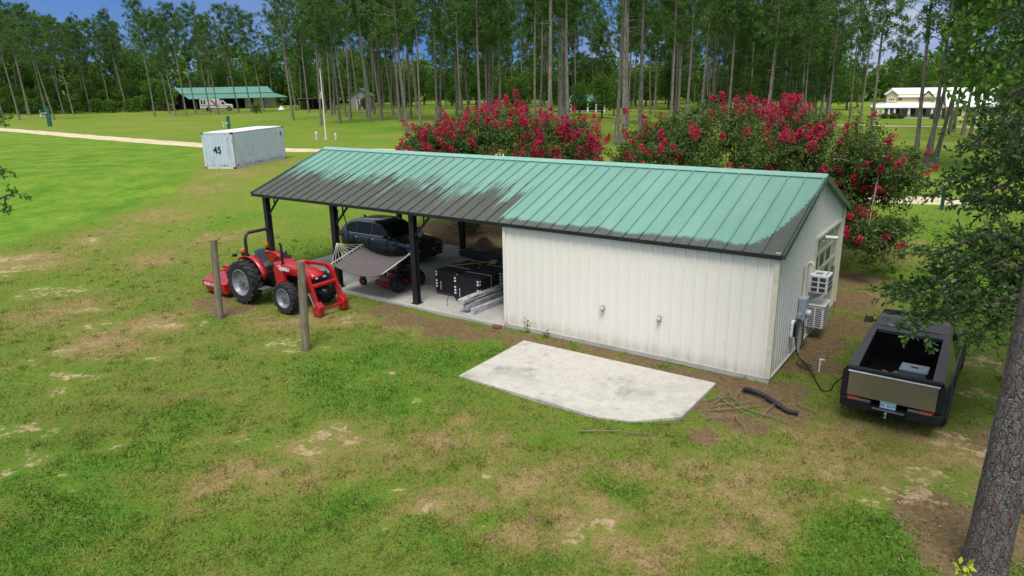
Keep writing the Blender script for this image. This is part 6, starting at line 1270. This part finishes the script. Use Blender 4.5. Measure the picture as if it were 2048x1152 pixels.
def leafy_tree(name, lab, cat, base, limbs, r0, h, per_m, sig, lsz, mleaf, extra=None):
    t_ = thing(name, lab, cat, (*base, 0)); b0 = Vector((*base, 0)); tm = MB(); tm.tube([(0, 0, -.1), (.05, .05, h * .5), (0, .1, h)], [r0 * 1.15, r0 * .85, r0 * .3], 12); bm_ = MB(); P, D = [], []
    for Lb in limbs + (extra or []):
        pts = [Vector(p) - b0 for p in Lb]; root = Vector((0, 0, min(h * .95, max(1.5, pts[0].z - .8)))); pts = [root] + pts; Q = [Vector(q) for q in crs(pts, 5)]
        bm_.tube(Q, [max(.008, .06 * (1 - k / len(Q)) ** 1.0 + .006) for k in range(len(Q))], 5, caps=False)
        for k in range(len(Q) - 1):
            seg = Q[k + 1] - Q[k]
            if k < 4 and extra is None: continue
            for j in range(max(1, int(seg.length * per_m))):
                p = Q[k].lerp(Q[k + 1], random.random()); d = (seg.normalized() * .6 + Vector((random.gauss(0, .7), random.gauss(0, .7), random.gauss(.0, .45)))).normalized(); tl_ = random.uniform(.25, .62) * sig
                e = p + d * tl_; bm_.tube([p, e], [.006, .003], 3, caps=False)
                for q in range(11):
                    u = random.uniform(.3, 1.05); P.append(tuple(p.lerp(e, u))); D.append(tuple((d * .7 + Vector((random.gauss(0, .6), random.gauss(0, .6), random.gauss(.05, .5)))).normalized()))
    P, D = np.array(P), np.array(D); S = sides(D); n = len(P); L = (lsz * (.7 + .6 * rng.random(n)))[:, None]; Wd = L * .40
    V = np.stack([P, P + D * L * .45 + S * Wd * .38, P + D * L * .82 + S * Wd * .5, P + D * L, P + D * L * .82 - S * Wd * .5, P + D * L * .45 - S * Wd * .38], 1).reshape(-1, 3)
    tm.build('trunk', m_obark, t_, smooth=True); bm_.build('branches', m_obark, t_, smooth=True); np_mesh('foliage', V, np.arange(6 * n).reshape(n, 6), mleaf, t_); return t_
random.seed(5)
up = []
for k in range(26):
    a = random.uniform(-2.6, 2.2); zz_ = random.uniform(6.5, 11); L_ = random.uniform(1.5, 3.6); c0 = Vector((14.5, 15.0, zz_)); e = c0 + Vector((math.cos(a) * L_, math.sin(a) * L_, random.uniform(-.5, 1.0)))
    if e.x > 10.9 + max(0, (e.z - 6)) * .12: up.append([tuple(c0.lerp(e, .4)), tuple(c0.lerp(e, .7)), tuple(e)])
leafy_tree('oak_tree', 'oak with glossy dark leaves reaching in from the right over the truck', 'oak', (14.5, 14.5), OAK, .30, 9.5, 40, 1.15, .11, m_oleaf, up)
leafy_tree('young_tree', 'thin leafy twigs of a tree just entering at the left edge', 'tree', (-10.9, 12.2), [[(-9.4, 12.1, 6.6), (-8.8, 12, 6.85), (-8.25, 12, 6.9)], [(-9.6, 12, 5.9), (-8.9, 12, 6.0), (-8.42, 12, 6.1)], [(-9.6, 12, 5.2), (-8.9, 12, 5.5), (-8.30, 12, 5.72)], [(-9.6, 12, 5.0), (-9.0, 12, 5.3), (-8.62, 12, 5.4)]], .08, 7.0, 7, .7, .095, m_bleaf)

# big pine in the foreground: dense trunk with plated bark
m_fb, N, b = new_mat('plated_bark'); g = N.obj(); dz_ = N.add('ShaderNodeVectorMath', operation='MULTIPLY_ADD'); ncol = N.add('ShaderNodeTexNoise'); ncol.inputs['Scale'].default_value = 5; N.l.new(g, ncol.inputs[0])
N.l.new(ncol.outputs['Color'], dz_.inputs[0]); dz_.inputs[1].default_value = (.16, .16, .30); N.l.new(g, dz_.inputs[2])
mpn = N.add('ShaderNodeMapping'); mpn.inputs['Scale'].default_value = (15, 15, 4.6); N.l.new(dz_.outputs[0], mpn.inputs[0])
def vor(sc, feat):
    v_ = N.add('ShaderNodeTexVoronoi', feature=feat); v_.inputs['Scale'].default_value = sc; N.l.new(mpn.outputs[0], v_.inputs[0]); return v_
e1 = vor(1.0, 'DISTANCE_TO_EDGE').outputs['Distance']; e2 = vor(2.3, 'DISTANCE_TO_EDGE').outputs['Distance']; cc_ = vor(1.0, 'F1').outputs['Color']
fn = N.noise(g, 42, 5, .75); lg = N.noise(g, 2.2, 4)
pl_ = N.m('ADD', N.m('MULTIPLY', N.sstep(e1, .0, .10), .7), N.m('MULTIPLY', N.sstep(e2, 0, .12), .3))
c = N.ramp(N.m('ADD', N.m('MULTIPLY', fn, .6), N.m('MULTIPLY', N.m('ADD', lg, N.m('MULTIPLY', N.xyz(cc_)[0], .6)), .3)), [(.35, (.105, .090, .082)), (.55, (.185, .160, .148)), (.75, (.28, .25, .23))])
c = N.mix(N.m('MULTIPLY', N.sstep(N.xyz(cc_)[1], .955, .98), .5), c, (.23, .10, .055, 1)); c = N.mix(N.m('MULTIPLY', N.sstep(pl_, .5, .10), .75), c, (.040, .033, .029, 1))
N.l.new(c, b.inputs['Base Color']); b.inputs['Roughness'].default_value = .95; b.inputs['Specular IOR Level'].default_value = .15
N.l.new(N.bump(N.m('ADD', pl_, N.m('MULTIPLY', fn, .35)), .9, .05), b.inputs['Normal'])
fpn = thing('pine_tree', 'large foreground pine trunk with plated grey bark at the right edge', 'pine tree', (7.11, 9.16, 0))
na, nz2 = 72, 260; hh = 21.0; v = []
for i in range(nz2 + 1):
    z = -.15 + hh * (i / nz2) ** 1.15; r_ = .287 * (1 - .022 * z) + .035 * math.exp(-max(z, 0) * 2.2)
    for j in range(na):
        a = 2 * PI * j / na; v.append((a, z, r_))
A_ = np.array(v); aa, zz, rr = A_[:, 0], A_[:, 1], A_[:, 2]
ns = vnoise(np.cos(aa) * 3 + 20, np.sin(aa) * 3 + zz * 1.1 + 20, 2.2) + .6 * vnoise(np.cos(aa) * 3 + 50, np.sin(aa) * 3 + zz * 2 + 50, 5.0)
rr = rr * (1 + (ns - .8) * .055); V = np.stack([rr * np.cos(aa) + .012 * zz + .03 * np.sin(zz * .5), rr * np.sin(aa), zz], 1)
i_ = np.arange((nz2 + 1) * na).reshape(nz2 + 1, na); F = np.stack([i_[:-1], np.roll(i_[:-1], -1, 1), np.roll(i_[1:], -1, 1), i_[1:]], -1).reshape(-1, 4)
o = np_mesh('trunk', V, F, m_fb, fpn); o.data.polygons.foreach_set('use_smooth', [True] * len(F))
c_ = PROTO[1][1].copy(); COL.objects.link(c_); c_.parent = fpn; c_.location = (.2, 0, -2.5); c_.scale = (.95, .95, 1.0)
# yellow green sapling before it
def sapling(lab, x, y, h, n, sz, col):
    t_ = thing('sapling', lab, 'sapling', (x, y, 0)); MB().tube([(0, 0, -.03), (.02, 0, h * .6), (.0, .02, h * .95)], [.010, .008, .004], 5).build('stem', m_stick, t_)
    P = np.stack([rng.normal(0, .035, n), rng.normal(0, .035, n), h * (.35 + .6 * rng.random(n))], 1); D = rand_dirs(n, .35); V, F = leaves(P, D, sides(D), sz, sz * .55); np_mesh('foliage', V, F, col, t_)
sapling('small bright yellow green sapling at the foot of the big pine', 6.28, 8.4, .84, 60, .12, leaf_mat('yellow_leaf', [(.2, (.14, .26, .02)), (.5, (.42, .48, .03)), (.9, (.60, .60, .10))]))
for lab, x, y in (('low dark green weed right of the big pine trunk', 8.9, 10.6), ('second low green weed farther behind the big pine trunk', 9.6, 12.0)): sapling(lab, x, y, .5, 160, .13, m_bleaf)
